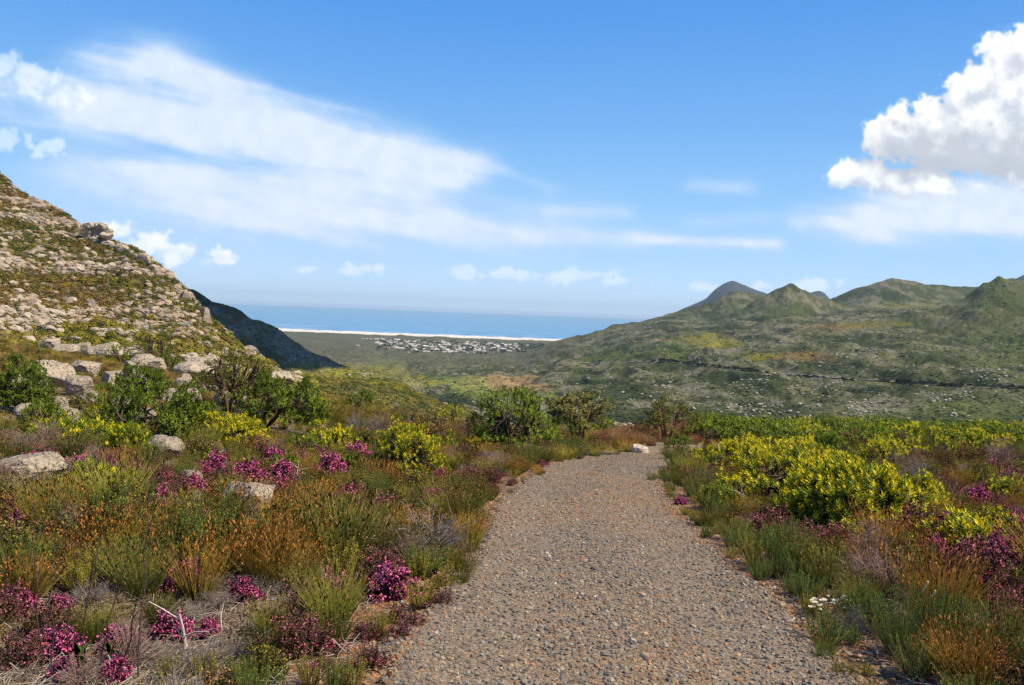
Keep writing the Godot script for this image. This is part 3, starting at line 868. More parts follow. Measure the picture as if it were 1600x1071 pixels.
func far_land() -> void:
	hill = make_patch(-400.0, 500.0, 3.0, 60.0, 205.0, 130)
	structure("hillside", patch_mesh(hill, M.hill, hill_paint))
	# the valley and the mountains beyond; ahead of the rocky hillside only its own sheet lies
	var lo := make_patch(500.0, 2050.0, 4.0, 60.0, 205.0, 90)
	slope_patch = lo
	structure("slope", patch_mesh(lo, M.terrain, far_paint))
	var mid := make_patch(-400.0, 2050.0, 3.2, 205.0, 6500.0, 330)
	structure("valley", patch_mesh(mid, M.terrain, far_paint))
	near_mid = mid
	# blue mountains far off
	for q in [[[[1020, 505], [1050, 487], [1080, 475], [1100, 466], [1112, 453], [1125, 443], [1140, 437], [1150, 440], [1165, 446], [1190, 457], [1215, 466], [1230, 470], [1245, 462], [1262, 456], [1275, 453], [1284, 456], [1290, 463], [1310, 480], [1330, 500]], 8500.0], [[[1550, 470], [1575, 436], [1592, 427], [1620, 424], [1700, 436], [1800, 460]], 6300.0]]:
		var b := MB.new()
		var pts: Array = q[0]
		var cols := 90
		var rows := 40
		for r in rows:
			for a in cols:
				var u := lerpf(pts[0][0], pts[-1][0], a / float(cols - 1))
				var dir := ray(u, lerp_table(pts, u))
				var t: float = r / float(rows - 1) * 2.0 - 1.0
				var d: float = q[1] + t * 1500.0
				var crest: float = eye.y + dir.y / -dir.z * q[1]
				var x := (u - 800.0) / F * d
				var y := crest - absf(t) * 420.0 + n2.get_noise_2d(x * 0.2, d * 0.2) * 60.0 * (0.25 + absf(t))
				b.v.push_back(Vector3(x, y, -d)); b.n.push_back(Vector3.ZERO); b.c.push_back(Color(0.045, 0.052, 0.055))
		for r in rows - 1:
			for a in cols - 1:
				var k := r * cols + a
				for f in [[k, k + cols, k + 1], [k + 1, k + cols, k + cols + 1]]:
					var nn := (b.v[f[2]] - b.v[f[0]]).cross(b.v[f[1]] - b.v[f[0]])
					if nn.y < 0: nn = -nn
					for j in f:
						b.i.push_back(j); b.n[j] += nn
		for k in b.n.size(): b.n[k] = b.n[k].normalized()
		structure("mountain", b.commit(M.terrain))
	# the sea
	var s := MB.new()
	for r in 41:
		for a in 41:
			s.v.push_back(Vector3((a / 20.0 - 1.0) * 38000.0, -180.0, 9000.0 - 47000.0 * r / 40.0))
			s.n.push_back(Vector3.UP); s.c.push_back(Color(0.115, 0.27, 0.44))
	for r in 40:
		for a in 40:
			var k := r * 41 + a
			for j in [k, k + 41, k + 1, k + 1, k + 41, k + 42]: s.i.push_back(j)
	structure("sea", s.commit(M.sea))
	# lines of surf along the beach
	rng.seed = 77
	for q in [[380, 900, 5310, 50, 1.0], [395, 520, 5560, 34, 0.55], [400, 500, 5900, 26, 0.45], [420, 470, 6300, 40, 0.6], [540, 700, 5480, 16, 0.35], [700, 880, 5450, 14, 0.3]]:
		var w := MB.new()
		var u: float = q[0]
		while u < q[1]:
			var len: float = f01(20, 60) * (0.4 + q[4])
			var prev = null
			for k in 9:
				var uu: float = u + len * k / 8.0
				var d: float = q[2] + n2.get_noise_2d(uu * 3.0, q[2]) * 70.0
				var th: float = q[3] * sin(PI * k / 8.0) * f01(0.7, 1.2) + 2.0
				var x: float = (uu - 800.0) / F
				var now := [Vector3(x * d, -178.8, -d), Vector3(x * (d + th), -178.8, -d - th)]
				if prev: w.quad(prev[0], prev[1], now[1], now[0], Color(0.8, 0.82, 0.84))
				prev = now
			u += len * (f01(0.95, 1.1) if q[4] > 0.9 else f01(1.0, 2.4))
		structure("surf", w.commit(M.sand))
	# scrub on the slopes
	rng.seed = 5
	var clumps := [clump(1, 46, 0.3), clump(2, 46, 0.3), clump(3, 40, 0.34)]
	var xf := [[], [], []]
	var cc := [[], [], []]
	var road_dark := [[1020, 565], [1060, 567], [1100, 572], [1180, 581], [1300, 591], [1380, 597], [1480, 603], [1620, 609]]
	for k in 75000:
		var u := f01(260.0, 1680.0)
		var d := 215.0 * exp(f01(0.0, 2.62) * f01(0.75, 1.0))
		var p := place(near_mid, u, d)
		var a := n2.get_noise_2d(p.x * 0.9, p.z * 0.9) + n2.get_noise_2d(p.x * 3.0 + 50.0, p.z * 3.0) * 0.8
		var px := pix(p)
		if px.x < -40 or px.x > 1640: continue
		if a < -0.12 and rng.randf() < 0.75: continue
		var c := far_paint(u, d, p.y)
		c = Color(c.r * 0.8, c.g * 0.92, c.b * 0.75).lerp(Color(0.04, 0.055, 0.022), f01(0.1, 0.6))
		var s2 := f01(0.5, 1.5) * (1.0 + d * 0.0006)
		if rng.randf() < 0.05: s2 *= 1.9
		var j := k % 3
		xf[j].append(Transform3D(Basis(Vector3.UP, f01(0, TAU)).scaled(Vector3(s2 * f01(1.0, 1.6), s2 * f01(0.55, 0.9), s2 * f01(1.0, 1.6))), p - Vector3(0, 0.1, 0)))
		cc[j].append(c)
	var fx := []
	var fc := []
	# nearer, on the slope that falls away below the plateau
	for k in 17000:
		var u := f01(330.0, 1000.0)
		var d := 50.0 * exp(f01(0.0, 1.9))
		var x := (u - 800.0) / F * d
		var p := Vector3(x, near_h(x, -d), -d)
		if d > 60.0: p.y = slope_patch.h(u, d) if u > 500.0 and d < 205.0 else hill.h(u, d) if d < 205.0 else near_mid.h(u, d)
		var c := far_paint(u, d, p.y)
		c = Color(c.r * 0.9, c.g, c.b * 0.8).lerp([Color(0.12, 0.14, 0.03), Color(0.36, 0.30, 0.045), Color(0.28, 0.23, 0.07), Color(0.20, 0.20, 0.05)][rng.randi_range(0, 3)], f01(0.5, 1.0))
		var s2 := f01(0.3, 0.95) * (1.0 + d * 0.002)
		fx.append(Transform3D(Basis(Vector3.UP, f01(0, TAU)).scaled(Vector3(s2 * f01(1.0, 1.6), s2 * f01(0.6, 1.0), s2 * f01(1.0, 1.6))), p - Vector3(0, 0.05, 0)))
		fc.append(c)
	multi("scrub", clump(4, 170, 0.14), fx, fc, "low yellow and olive scrub on the slope just below the plateau", "scrub")
	# the dark hedge along the mountain road
	for k in 1500:
		var u := f01(1020.0, 1185.0) if k % 2 == 0 else f01(1375.0, 1640.0)
		var w := lerp_table(road_dark, u)
		var p := on_far(u, w + f01(-2.0, 1.0))
		if n2.get_noise_2d(u * 9.0, 40.0) < -0.12: continue
		var s2 := f01(1.2, 3.6)
		xf[k % 3].append(Transform3D(Basis(Vector3.UP, f01(0, TAU)).scaled(Vector3(s2 * 1.4, s2, s2 * 1.4)), p))
		cc[k % 3].append(Color(0.025, 0.034, 0.015) * f01(0.8, 1.3))
	for j in 3:
		multi("scrub", clumps[j], xf[j], cc[j], ["low dark green scrub covering the valley slopes", "low olive scrub covering the valley slopes", "low grey-green scrub covering the valley slopes"][j], "scrub")
	# the road itself, a pale line on its ledge
	var rd := MB.new()
	var last = null
	for k in 150:
		var u := lerpf(905.0, 1640.0, k / 149.0)
		var w: float = lerp_table([[905, 568], [960, 567]] + road_dark, u) + 1.0
		var p := on_far(u, w)
		var now := [p + Vector3(0, 0.5, 3.0), p + Vector3(0, 0.8, -3.0)]
		if last: rd.quad(last[0], last[1], now[1], now[0], Color(0.16, 0.155, 0.145))
		last = now
	structure("road", rd.commit(M.sand))
	# pale stones on the slopes
	var rm := rock_mesh(901, 1, M.rock, 6, 0.15, Color(0.62, 0.60, 0.57))
	var rx := []
	rng.seed = 15
	for k in 70000:
		var u := f01(420.0, 1640.0)
		var d := 230.0 * exp(f01(0.0, 2.5))
		var p := place(near_mid, u, d)
		var px := pix(p)
		var z := stony(px.x, px.y) * 0.8 + n2.get_noise_2d(p.x * 2.2, p.z * 1.3) * 1.3 + n2.get_noise_2d(p.x * 8.0, p.z * 8.0) * 0.6
		if rng.randf() > clampf(z * 0.68 - 0.12, 0.01, 0.75): continue
		var s2: float = 0.35 + 1.4 * pow(rng.randf(), 3.5) + d * 0.0004
		rx.append(Transform3D(Basis.from_euler(Vector3(f01(-0.3, 0.3), f01(0, TAU), f01(-0.3, 0.3))).scaled(Vector3(s2 * 1.5, s2, s2 * 1.3)), p))
	multi("scree", rm, rx, [], "pale grey stones strewn over the valley slopes", "stones")
func on_far(u: float, w: float) -> Vector3:
	var r := ray(u, w)
	r /= -r.z
	var d := 230.0
	while d < 6000.0:
		var p := eye + r * d
		var uu := 800.0 + F * p.x / -p.z
		if p.y < near_mid.h(uu, d) and d > 420.0: return Vector3(p.x, near_mid.h(uu, d), -d)
		d *= 1.006
	return eye + r * 6000.0

func clouds() -> void:
	# a cloud high above the view: its shadow lies on the dark spur at left
	var to_sun := Vector3(0.62, 0.80, 0.12).normalized()
	var k := 0
	for q in [[300.0, 880.0, -30.0, 165.0, 250.0, "flat white cloud whose shadow darkens the far spur"]]:
		var p := Vector3((q[0] - 800.0) / F * q[1], q[2], -q[1]) + to_sun * 1500.0
		var s := ico(4)
		var b := MB.new()
		for v: Vector3 in s[0]:
			var r := 1.0 + 0.55 * n2.get_noise_3d(v.x * 90.0 + k * 500.0, v.y * 90.0, v.z * 90.0)
			b.v.push_back(Vector3(v.x * q[3], maxf(v.y, -0.25) * 90.0, v.z * q[4]) * r); b.n.push_back(v); b.c.push_back(Color(0.85, 0.85, 0.86))
		for f in s[1]:
			for j in [f[0], f[2], f[1]]: b.i.push_back(j)
		var o := structure("cloud", b.commit(M.sand))
		o.position = p
		tag(o, q[5], "cloud")
		k += 1

func village() -> void:
	rng.seed = 21
	var kinds := []
	for q in [[Color(0.66, 0.64, 0.60), Color(0.42, 0.32, 0.26)], [Color(0.68, 0.67, 0.64), Color(0.40, 0.39, 0.38)], [Color(0.66, 0.62, 0.55), Color(0.55, 0.53, 0.50)], [Color(0.6, 0.52, 0.46), Color(0.45, 0.42, 0.38)]]:
		var b := MB.new()
		var r := MB.new()
		var c: Color = q[0]
		b.quad(Vector3(-5, 0, 4), Vector3(-5, 3.6, 4), Vector3(5, 3.6, 4), Vector3(5, 0, 4), c)
		b.quad(Vector3(5, 0, -4), Vector3(5, 3.6, -4), Vector3(-5, 3.6, -4), Vector3(-5, 0, -4), c)
		for s in [-1, 1]:
			b.quad(Vector3(5 * s, 0, 4), Vector3(5 * s, 3.6, 4), Vector3(5 * s, 3.6, -4), Vector3(5 * s, 0, -4), c)
			b.tri(Vector3(5 * s, 3.6, 4), Vector3(5 * s, 6.0, 0), Vector3(5 * s, 3.6, -4), c)
			r.quad(Vector3(-5.4, 3.45, 4.5 * s), Vector3(-5.4, 6.1, 0), Vector3(5.4, 6.1, 0), Vector3(5.4, 3.45, 4.5 * s), q[1])
		kinds.append([b.commit(M.paint), r.commit(M.paint)])
	var says := ["small cream house with a reddish roof in the village by the coast", "small white house with a grey roof in the village by the coast", "small sand-coloured house with a pale roof in the village by the coast", "small pinkish house with a light roof in the village by the coast"]
	var groups := ["village houses with reddish roofs", "village houses with grey roofs", "village houses with pale roofs", "village houses with light roofs"]
	var n := 0
	var tries := 0
	while n < 285 and tries < 6000:
		tries += 1
		var row := rng.randi_range(0, 20)
		var d := 2930.0 + row * 58.0 + f01(-8, 8)
		var u := f01(530.0, 835.0)
		var lo := lerpf(620.0, 560.0, row / 20.0)
		var hi := lerpf(730.0, 815.0, minf(1.0, row / 7.0))
		if (u < lo or u > hi) and rng.randf() > 0.04: continue
		if n2.get_noise_2d(u * 4.0, d * 0.35) < -0.12: continue
		var p := place(near_mid, u, d)
		var j := rng.randi_range(0, 3)
		var s := f01(0.7, 1.2)
		var o := top("house")
		o.position = p - Vector3(0, 0.6, 0)
		o.rotation.y = [0.15, 0.4, 1.7, -0.2][row % 4] + f01(-0.1, 0.1)
		o.scale = Vector3(s * f01(0.9, 1.5), s, s)
		part(o, "wall", kinds[j][0]); part(o, "roof", kinds[j][1])
		tag(o, says[j], "house", groups[j])
		n += 1
	# dark garden trees between the houses
	var tm := clump(31, 60, 0.34)
	var xf := []
	var cc := []
	for k in 900:
		var d := f01(2900.0, 4250.0)
		var u := f01(590.0, 850.0)
		if n2.get_noise_2d(u * 4.0 + 900.0, d * 0.5) < 0.02: continue
		var s := f01(5.0, 11.0)
		xf.append(Transform3D(Basis(Vector3.UP, f01(0, TAU)).scaled(Vector3(s * 1.3, s, s * 1.3)), place(near_mid, u, d)))
		cc.append(Color(0.035, 0.05, 0.025) * f01(0.7, 1.3))
	multi("garden_tree_cover", tm, xf, cc, "dark tree cover between the village houses", "trees")

var rocks := []
var pale_rock: ArrayMesh
func boulder(u: float, w: float, wp: float, hp: float, label: String, sd := -1, group := "", tilt := 0.0) -> Node3D:
	# a boulder whose foot is seen at pixel (u, w), wp x hp pixels large
	var p := on_ground(u, w)
	var k := -p.z / F
	var o := top("boulder", rocks[(sd if sd >= 0 else rng.randi()) % rocks.size()])
	var sx := wp * k / 1.08
	var sy := hp * k / 0.72
	o.position = p - Vector3(0, sy * 0.10, sx * 0.3)
	o.rotation = Vector3(0, f01(-0.5, 0.5) if sd >= 0 else f01(0, TAU), tilt)
	o.scale = Vector3(sx, sy, sx * f01(0.75, 1.0))
	tag(o, label, "boulder", group)
	taken.append([p.x, p.z - sx * 0.3, sx * 0.5])
	if -p.z < 22.0:
		for q in [0.4, 0.8, 1.2]: taken.append([p.x - p.x / -p.z * q, p.z + q, sx * 0.42])
	return o
func boulders() -> void:
	pale_rock = rock_mesh(140, 4, M.rock, 9, 0.13, Color(0.9, 0.86, 0.79))
	for k in 8: rocks.append(rock_mesh(100 + k, 4, M.rock, 7 + k % 4, 0.13))
	rng.seed = 31
	var g := "pale boulders in the grass below the rocky hillside"
	boulder(68, 602, 62, 36, "large pale boulder with dark lichen beside the round green bush", 0)
	boulder(113, 620, 48, 34, "rounded pale boulder with two dark hollows in the grass", 1)
	boulder(84, 648, 30, 30, "upright pale boulder with orange stains below the larger boulders", 2)
	boulder(126, 586, 54, 24, "low rounded boulder with orange stains in the yellow grass", 3)
	boulder(176, 612, 56, 32, "grey boulder half hidden by the small green bush", 4)
	boulder(250, 616, 14, 28, "narrow upright pale stone beside the small green bush", 5)
	boulder(140, 634, 24, 12, "small flat pale stone below the rounded boulder", 6)
	boulder(222, 577, 58, 20, "long flat pale boulder behind the small green bush", 7)
	boulder(300, 592, 66, 24, "flat grey boulder behind the open twiggy tree", 0)
	boulder(352, 636, 54, 24, "flat slab of rock under the branches of the twiggy tree", 1)
	boulder(310, 549, 34, 14, "small pale boulder beside the tall leafy bush on the slope", 2)
	boulder(75, 545, 38, 18, "tilted pale slab at the foot of the rocky hillside", 3, "", 0.3)
	boulder(95, 550, 40, 12, "low pale slab beside the tilted one", 4)
	boulder(178, 546, 70, 22, "broad flat ledge of pale rock with a shaded overhang", 5)
	boulder(155, 534, 60, 22, "tilted pale ledge resting on the broad flat ledge", 6, "", 0.35)
	boulder(125, 552, 26, 20, "dark angular block in front of the flat ledge", 7)
	boulder(252, 716, 56, 32, "grey boulder among the pink heather below the dark green bush", 0)
	boulder(28, 758, 100, 48, "big flat grey boulder with cracks beside the heather", 5)
	boulder(14, 775, 34, 26, "rounded grey stone in front of the big cracked boulder", 1)
	boulder(386, 812, 84, 62, "large smooth rounded boulder with a tan flank in the reeds", 3)
	boulder(293, 762, 36, 28, "pale blocky stone beside the pink heather", 2)
	boulder(296, 782, 26, 14, "small pale stone in front of the blocky stone", 4)
	boulder(150, 733, 22, 14, "small cream stone beside the yellow bush", 6)
	boulder(343, 715, 20, 12, "small grey stone behind the pink heather", 7)
	boulder(405, 768, 14, 10, "small white stone beside the smooth rounded boulder", 0)
	boulder(425, 588, 52, 20, "layered slab of pale rock on the edge of the slope", 5)
	boulder(408, 578, 26, 16, "pale stone behind the layered slab", 2)
	boulder(1001, 711, 24, 17, "white boulder beside the bend of the gravel track", 1).mesh = pale_rock
	boulder(1030, 700, 18, 7, "flat brown stone behind the white boulder", 4)
	for q in [[480, 612, 16, 12], [496, 618, 22, 12], [515, 610, 24, 10], [486, 628, 16, 14], [530, 616, 16, 9], [487, 645, 12, 16], [612, 628, 22, 12], [640, 634, 20, 12], [668, 640, 26, 12], [596, 636, 16, 9], [690, 636, 20, 10], [775, 655, 14, 8], [10, 660, 26, 10], [200, 590, 12, 8], [330, 610, 14, 10], [270, 640, 12, 9], [440, 610, 14, 10], [20, 590, 18, 10]]:
		boulder(q[0], q[1], q[2], q[3], "small pale boulder along the edge of the plateau", -1, "small boulders along the plateau edge")
	for k in 34:
		var u := f01(-10.0, 330.0)
		var w := f01(572.0, 668.0)
		var s := f01(18.0, 46.0)
		boulder(u, w, s, s * f01(0.5, 0.85), ("upright" if k % 3 == 0 else "low" if k % 3 == 1 else "rounded") + " pale stone scattered in the grass between the larger boulders", -1, "stones in the grass between the larger boulders")
	# stones lying by the track
	for q in [[413, 922, 17, 18, "upright cream stone beside the pink heather in dry brush"], [733, 0, 0, 0, ""], [500, 975, 22, 22, "tan stone among the yellow-green shoots"], [620, 990, 22, 10, "flat tan stone at the edge of the gravel"], [1200, 895, 20, 9, "flat orange stone on the track's grassy edge"], [1325, 975, 14, 8, "small white stone under the white flowers"], [1395, 1062, 30, 16, "grey-cream stone at the edge of the gravel"], [1460, 1050, 22, 20, "cream stone in the shade of the spiky bush"], [545, 868, 8, 10, "small cream stone beside the dead branch"], [958, 733, 10, 5, "small white stone on the gravel track"]]:
		if q[2] > 0: boulder(q[0], q[1], q[2], q[3], q[4])

func hillside() -> void:
	# rocks of the steep slope on the left: the largest as things, the rest as scree
	rng.seed = 41
	var lows := []
	for k in 4: lows.append(rock_mesh(200 + k, 2, M.rock, 12, 0.26, Color(0.57, 0.54, 0.50), true))
	var all := []
	for k in 95000:
		var u := f01(-60.0, 470.0)
		var d := f01(74.0, 150.0)
		var p := place(hill, u, d)
		if d > lerp_table(RIDGES[0].d, u) + 2.0: continue
		var band := n2.get_noise_2d(p.x * 1.6 + 30.0, p.y * 34.0) * 1.2
		var patchy := n2.get_noise_2d(p.x * 7.0, p.z * 5.0) * 1.1
		var px := pix(p)
		var z := 0.22 + band * 0.75 + patchy * 0.5 - smoothstep(470.0, 545.0, px.y - maxf(0.0, (px.x - 150.0) * 0.35)) * 0.6
		if px.x > 240.0: z += 0.16
		if rng.randf() > clampf(z, 0.05, 0.6): continue
		var s: float = 0.13 + 0.75 * pow(rng.randf(), 5.0)
		if band > 0.3: s *= 1.25
		all.append([s / d, Transform3D(Basis.from_euler(Vector3(f01(-0.35, 0.35), f01(0, TAU), f01(-0.4, 0.4))).scaled(Vector3(s * f01(0.9, 1.7), s * f01(0.6, 1.3), s * f01(0.8, 1.3))), p - Vector3(0, s * 0.12, 0)), p])
	all.sort_custom(func(a, b): return a[0] > b[0])
	var rest := [[], [], [], []]
	var n := 0
	for q in all:
		if n < 270 and pix(q[2]).x > -15.0:
			var o := top("rock", lows[n % 4])
			o.transform = q[1]
			var sc: Vector3 = q[1].basis.get_scale()
			var look := "flat" if sc.y < sc.x * 0.62 else "upright" if sc.y > sc.x * 0.95 else "blocky"
			var big := "large" if n < 60 else "middling" if n < 160 else "small"
			var where := "high on" if q[2].y > 9.0 else "midway up" if q[2].y > 2.5 else "low on"
			var by := "below the skyline outcrop" if absf(pix(q[2]).x - 150.0) < 60.0 else "on its descending flank" if pix(q[2]).x > 210.0 else "away from the outcrop"
			tag(o, "%s %s pale rock %s the steep hillside %s" % [big, look, where, by], "rock", "rocks on the steep hillside")
			n += 1
		else:
			rest[rng.randi_range(0, 3)].append(q[1])
	for j in 4:
		var tone := []
		for k in rest[j].size(): tone.append(vary([Color(1, 0.98, 0.95), Color(0.78, 0.77, 0.77), Color(0.95, 0.84, 0.76), Color(0.6, 0.59, 0.59)][rng.randi_range(0, 3)], 0.15))
		multi("scree", lows[j], rest[j], tone, ["pale broken stones strewn over the steep hillside", "cream rubble strewn over the steep hillside", "grey rubble strewn over the steep hillside", "small stones strewn over the steep hillside"][j], "stones")
	# the castle-like outcrop on the skyline
	var o := top("rock_outcrop")
	tag(o, "tall blocky sandstone outcrop standing on the hillside skyline", "outcrop")
	var dir := ray(150, 368)
	var at := eye + dir * 118.0
	o.position = Vector3(at.x, hill.h(150, 118.0) - 0.3, at.z)
	for r in 5:
		var wid := [4.0, 3.6, 3.2, 3.0, 3.3][r] as float
		var x := -wid * 0.5
		while x < wid * 0.5:
			var s := f01(0.8, 1.5)
			var m := part(o, "block", lows[rng.randi_range(0, 3)])
			m.position = Vector3(x + s * 0.5 + f01(-0.1, 0.1), r * 0.66, f01(-0.3, 0.5))
			m.scale = Vector3(s * 1.15, 1.2, f01(1.2, 1.8))
			m.rotation = Vector3(f01(-0.08, 0.08), f01(-0.4, 0.4), f01(-0.08, 0.08))
			x += s
	for q in [[188, 376, 20, 13, "pointed boulder on the skyline below the blocky outcrop"], [172, 374, 12, 9, "small angular boulder touching the pointed skyline boulder"], [222, 397, 22, 15, "broad cracked boulder on the descending skyline"], [238, 408, 18, 13, "weathered boulder below the broad cracked one on the skyline"], [200, 385, 12, 9, "low boulder between the pointed and the cracked skyline boulders"], [288, 456, 14, 14, "orange-tinted block where the skyline steepens"], [318, 488, 14, 22, "upright pale block low on the skyline"], [102, 335, 10, 8, "small grey block high on the skyline"], [132, 350, 12, 12, "grey block leaning against the outcrop"]]:
		var u: float = q[0]
		var d: float = lerp_table(RIDGES[0].d, u) - 3.0
		var k: float = d / F
		var b := top("boulder", rocks[rng.randi() % rocks.size()])
		b.position = Vector3((u - 800.0) / F * d, hill.h(u, d) - 0.25, -d)
		b.scale = Vector3(q[2] * k, q[3] * k * 1.5, q[2] * k)
		b.rotation.y = f01(-0.6, 0.6)
		tag(b, q[4], "boulder")
	# low shrubs between the rocks
	var cl := [clump(11, 150, 0.13), clump(12, 150, 0.13)]
	var xf := [[], []]
	var cc := [[], []]
	for k in 24000:
		var u := f01(-60.0, 495.0)
		var d := 61.0 + 110.0 * rng.randf()
		var p := place(hill, u, d)
		if d > lerp_table(RIDGES[0].d, u) + 4.0: continue
		var a := n2.get_noise_2d(p.x * 4.0, p.z * 4.0)
		var px := pix(p)
		var yk := smoothstep(480.0, 530.0, px.y)
		if a + yk * 0.5 < -0.22 and rng.randf() < 0.6: continue
		var c := Color(0.14, 0.15, 0.035).lerp(Color(0.27, 0.18, 0.065), clampf(0.4 + a * 2.0 + f01(-0.4, 0.4), 0.0, 1.0))
		if rng.randf() < 0.15 + yk * 0.55: c = Color(0.40, 0.35, 0.045) * f01(0.6, 1.1)
		if rng.randf() < 0.15: c = Color(0.075, 0.11, 0.03)
		var s := f01(0.4, 1.2)
		xf[k % 2].append(Transform3D(Basis(Vector3.UP, f01(0, TAU)).scaled(Vector3(s * 1.4, s * f01(0.6, 1.0), s * 1.4)), p - Vector3(0, 0.05, 0)))
		cc[k % 2].append(c)
	for j in 2:
		multi("hillside_scrub", cl[j], xf[j], cc[j], ["low brown and green scrub between the hillside rocks", "low yellowish scrub at the foot of the rocky hillside"][j], "scrub")

# ---------------------------------------------------------------- bushes set by hand
var G_DARK := {"a": Color(0.09, 0.14, 0.018), "b": Color(0.21, 0.275, 0.035)}
var G_MID := {"a": Color(0.12, 0.175, 0.02), "b": Color(0.28, 0.355, 0.04)}
var G_OLIVE := {"a": Color(0.13, 0.14, 0.03), "b": Color(0.23, 0.23, 0.045)}
var G_LIME := {"a": Color(0.13, 0.19, 0.022), "b": Color(0.27, 0.32, 0.035), "tip": Color(0.72, 0.62, 0.03), "tips": 0.7, "wide": 0.14, "per": 15}
func with(a: Dictionary, b: Dictionary) -> Dictionary:
	var c := a.duplicate()
	c.merge(b, true)
	return c
func set_bush(called: String, u: float, w: float, wp: float, hp: float, o: Dictionary, label: String, group := "") -> void:
	var p := on_ground(u, w)
	var k := -p.z / F
	var wm := wp * k * 1.18
	var hm := hp * k * 1.2
	o = o.duplicate()
	if not o.has("n"): o.n = int(clampf(wp * hp * 0.1, 80, 620))
	o.n = int(o.n * 1.5)
	if not o.has("leaf"): o.leaf = clampf(wm * 0.058, 0.05, 0.095)
	o.leaf *= 0.8
	var parts := bush(int(u * 7 + w), wm, hm, o)
	stand(called, parts, p - Vector3(0, 0, wm * 0.15), 0.0, Vector3.ONE, label, "bush", group)
	taken.append([p.x, p.z - wm * 0.15, wm * 0.42])
	if -p.z < 26.0: taken.append([p.x - p.x / -p.z * 0.6, p.z + 0.6, wm * 0.36])
func bushes() -> void:
	var B := "leafy_bush"
	var Y := "yellow_bush"
	set_bush(B, 800, 702, 140, 84, with(G_MID, {"clear": 0.18, "n": 800, "leaf": 0.08}), "large rounded glossy green bush beside the bend of the track")
	set_bush(B, 905, 692, 98, 76, with(G_MID, {"clear": 0.35, "n": 520, "leaf": 0.085, "head": 0.9, "a": Color(0.17, 0.21, 0.035), "b": Color(0.33, 0.37, 0.07), "headc": Color(0.62, 0.56, 0.26), "bark": Color(0.16, 0.10, 0.07)}), "bush topped with pale yellow flower heads beside the track's bend")
	set_bush(B, 858, 672, 46, 52, with(G_MID, {"clear": 0.25}), "green bush behind the one with pale yellow flower heads")
	set_bush(B, 735, 662, 52, 46, with(G_MID, {"clear": 0.3}), "green bush with bare lower stems behind the large rounded bush")
	set_bush("small_tree", 1045, 692, 88, 62, with(G_OLIVE, {"clear": 0.45, "n": 480, "stems": 7, "bark": Color(0.24, 0.14, 0.09), "leaf": 0.07}), "small open tree with reddish branching stems at the track's end")
	set_bush("small_tree", 434, 678, 130, 80, with(G_DARK, {"clear": 0.3, "lean": 0.5}), "dark green spreading tree with a low leaning trunk")
	set_bush("small_tree", 352, 646, 125, 94, with(G_OLIVE, {"clear": 0.35, "n": 480, "stems": 6, "head": 0.12, "leaf": 0.075}), "open olive tree with many bare twigs above a slab of rock")
	set_bush(B, 222, 694, 175, 88, with(G_DARK, {"clear": 0.1, "n": 520}), "wide sprawling dark green bush above the pink heather")
	set_bush(B, 212, 622, 84, 50, with(G_DARK, {"clear": 0.12}), "small dark green bush in front of the flat boulder")
	set_bush(B, 24, 646, 76, 80, with(G_DARK, {"clear": 0.25}), "round green bush beside the large pale boulder")
	set_bush(B, 240, 560, 76, 62, with(G_DARK, {"clear": 0.15}), "tall leafy bush in front of the rocky hillside")
	set_bush(B, 263, 578, 36, 34, with(G_DARK, {"clear": 0.1}), "low dark bush at the foot of the tall leafy one")
	set_bush(B, 186, 570, 50, 38, with(G_MID, {"clear": 0.25}), "light green bush in front of the flat rock ledge")
	set_bush(B, 565, 648, 70, 34, with(G_DARK, {"clear": 0.1}), "low dark green bush behind the bare grey shrub")
	set_bush(B, 597, 622, 40, 26, with(G_MID, {"clear": 0.2}), "green bush with grey stones behind it on the plateau edge")
	set_bush(B, 548, 626, 36, 24, with(G_OLIVE, {"clear": 0.3}), "olive bush on the plateau edge")
	set_bush(B, 655, 634, 56, 34, with(G_MID, {"clear": 0.3}), "leafy bush on bare stems above pale stones on the plateau edge")
	set_bush(B, 1306, 722, 66, 42, with(G_MID, {"clear": 0.12}), "green rosette bush rising behind the big yellow bushes")
	set_bush(Y, 633, 745, 116, 76, with(G_LIME, {"clear": 0.12, "n": 900, "leaf": 0.055}), "dense yellow-green dome bush beside the purple heather")
	set_bush(Y, 1345, 838, 200, 108, with(G_LIME, {"clear": 0.18, "n": 1150, "leaf": 0.075, "tips": 0.62}), "largest yellow-tipped bush, broad and dense, beside the track")
	set_bush(Y, 1225, 790, 160, 84, with(G_LIME, {"clear": 0.12, "n": 800, "leaf": 0.07, "tips": 0.7}), "bright yellow bush between the track and the largest yellow bush")
	set_bush(Y, 1270, 745, 120, 56, with(G_LIME, {"clear": 0.1, "n": 500, "leaf": 0.07, "tips": 1.0}), "vivid yellow bush crowning the group behind the largest one")
	set_bush(Y, 1440, 822, 95, 70, with(G_LIME, {"clear": 0.2, "tips": 0.7}), "yellow-green bush leaning beside the largest yellow bush")
	set_bush(Y, 1500, 885, 130, 72, with(G_LIME, {"clear": 0.35, "n": 130, "leaf": 0.07, "tips": 0.75}), "sparse yellow bush of separate leaf rosettes above purple heather")
	set_bush(Y, 1570, 860, 50, 60, with(G_LIME, {"clear": 0.35, "n": 60, "tips": 0.5}), "thin yellow-green bush beside the sparse rosette bush")
	set_bush(Y, 1178, 716, 92, 30, with(G_LIME, {"clear": 0.05, "tips": 0.95}), "low flat yellow bush near the bend of the track")
	set_bush(Y, 1060, 712, 44, 30, with(G_MID, {"clear": 0.05, "a": Color(0.10, 0.17, 0.025), "b": Color(0.18, 0.26, 0.03)}), "bright green bush at the foot of the small open tree")
	set_bush(Y, 1385, 730, 70, 40, with(G_LIME, {"clear": 0.15, "tips": 0.7}), "yellow bush behind the largest one, beside brown heath")
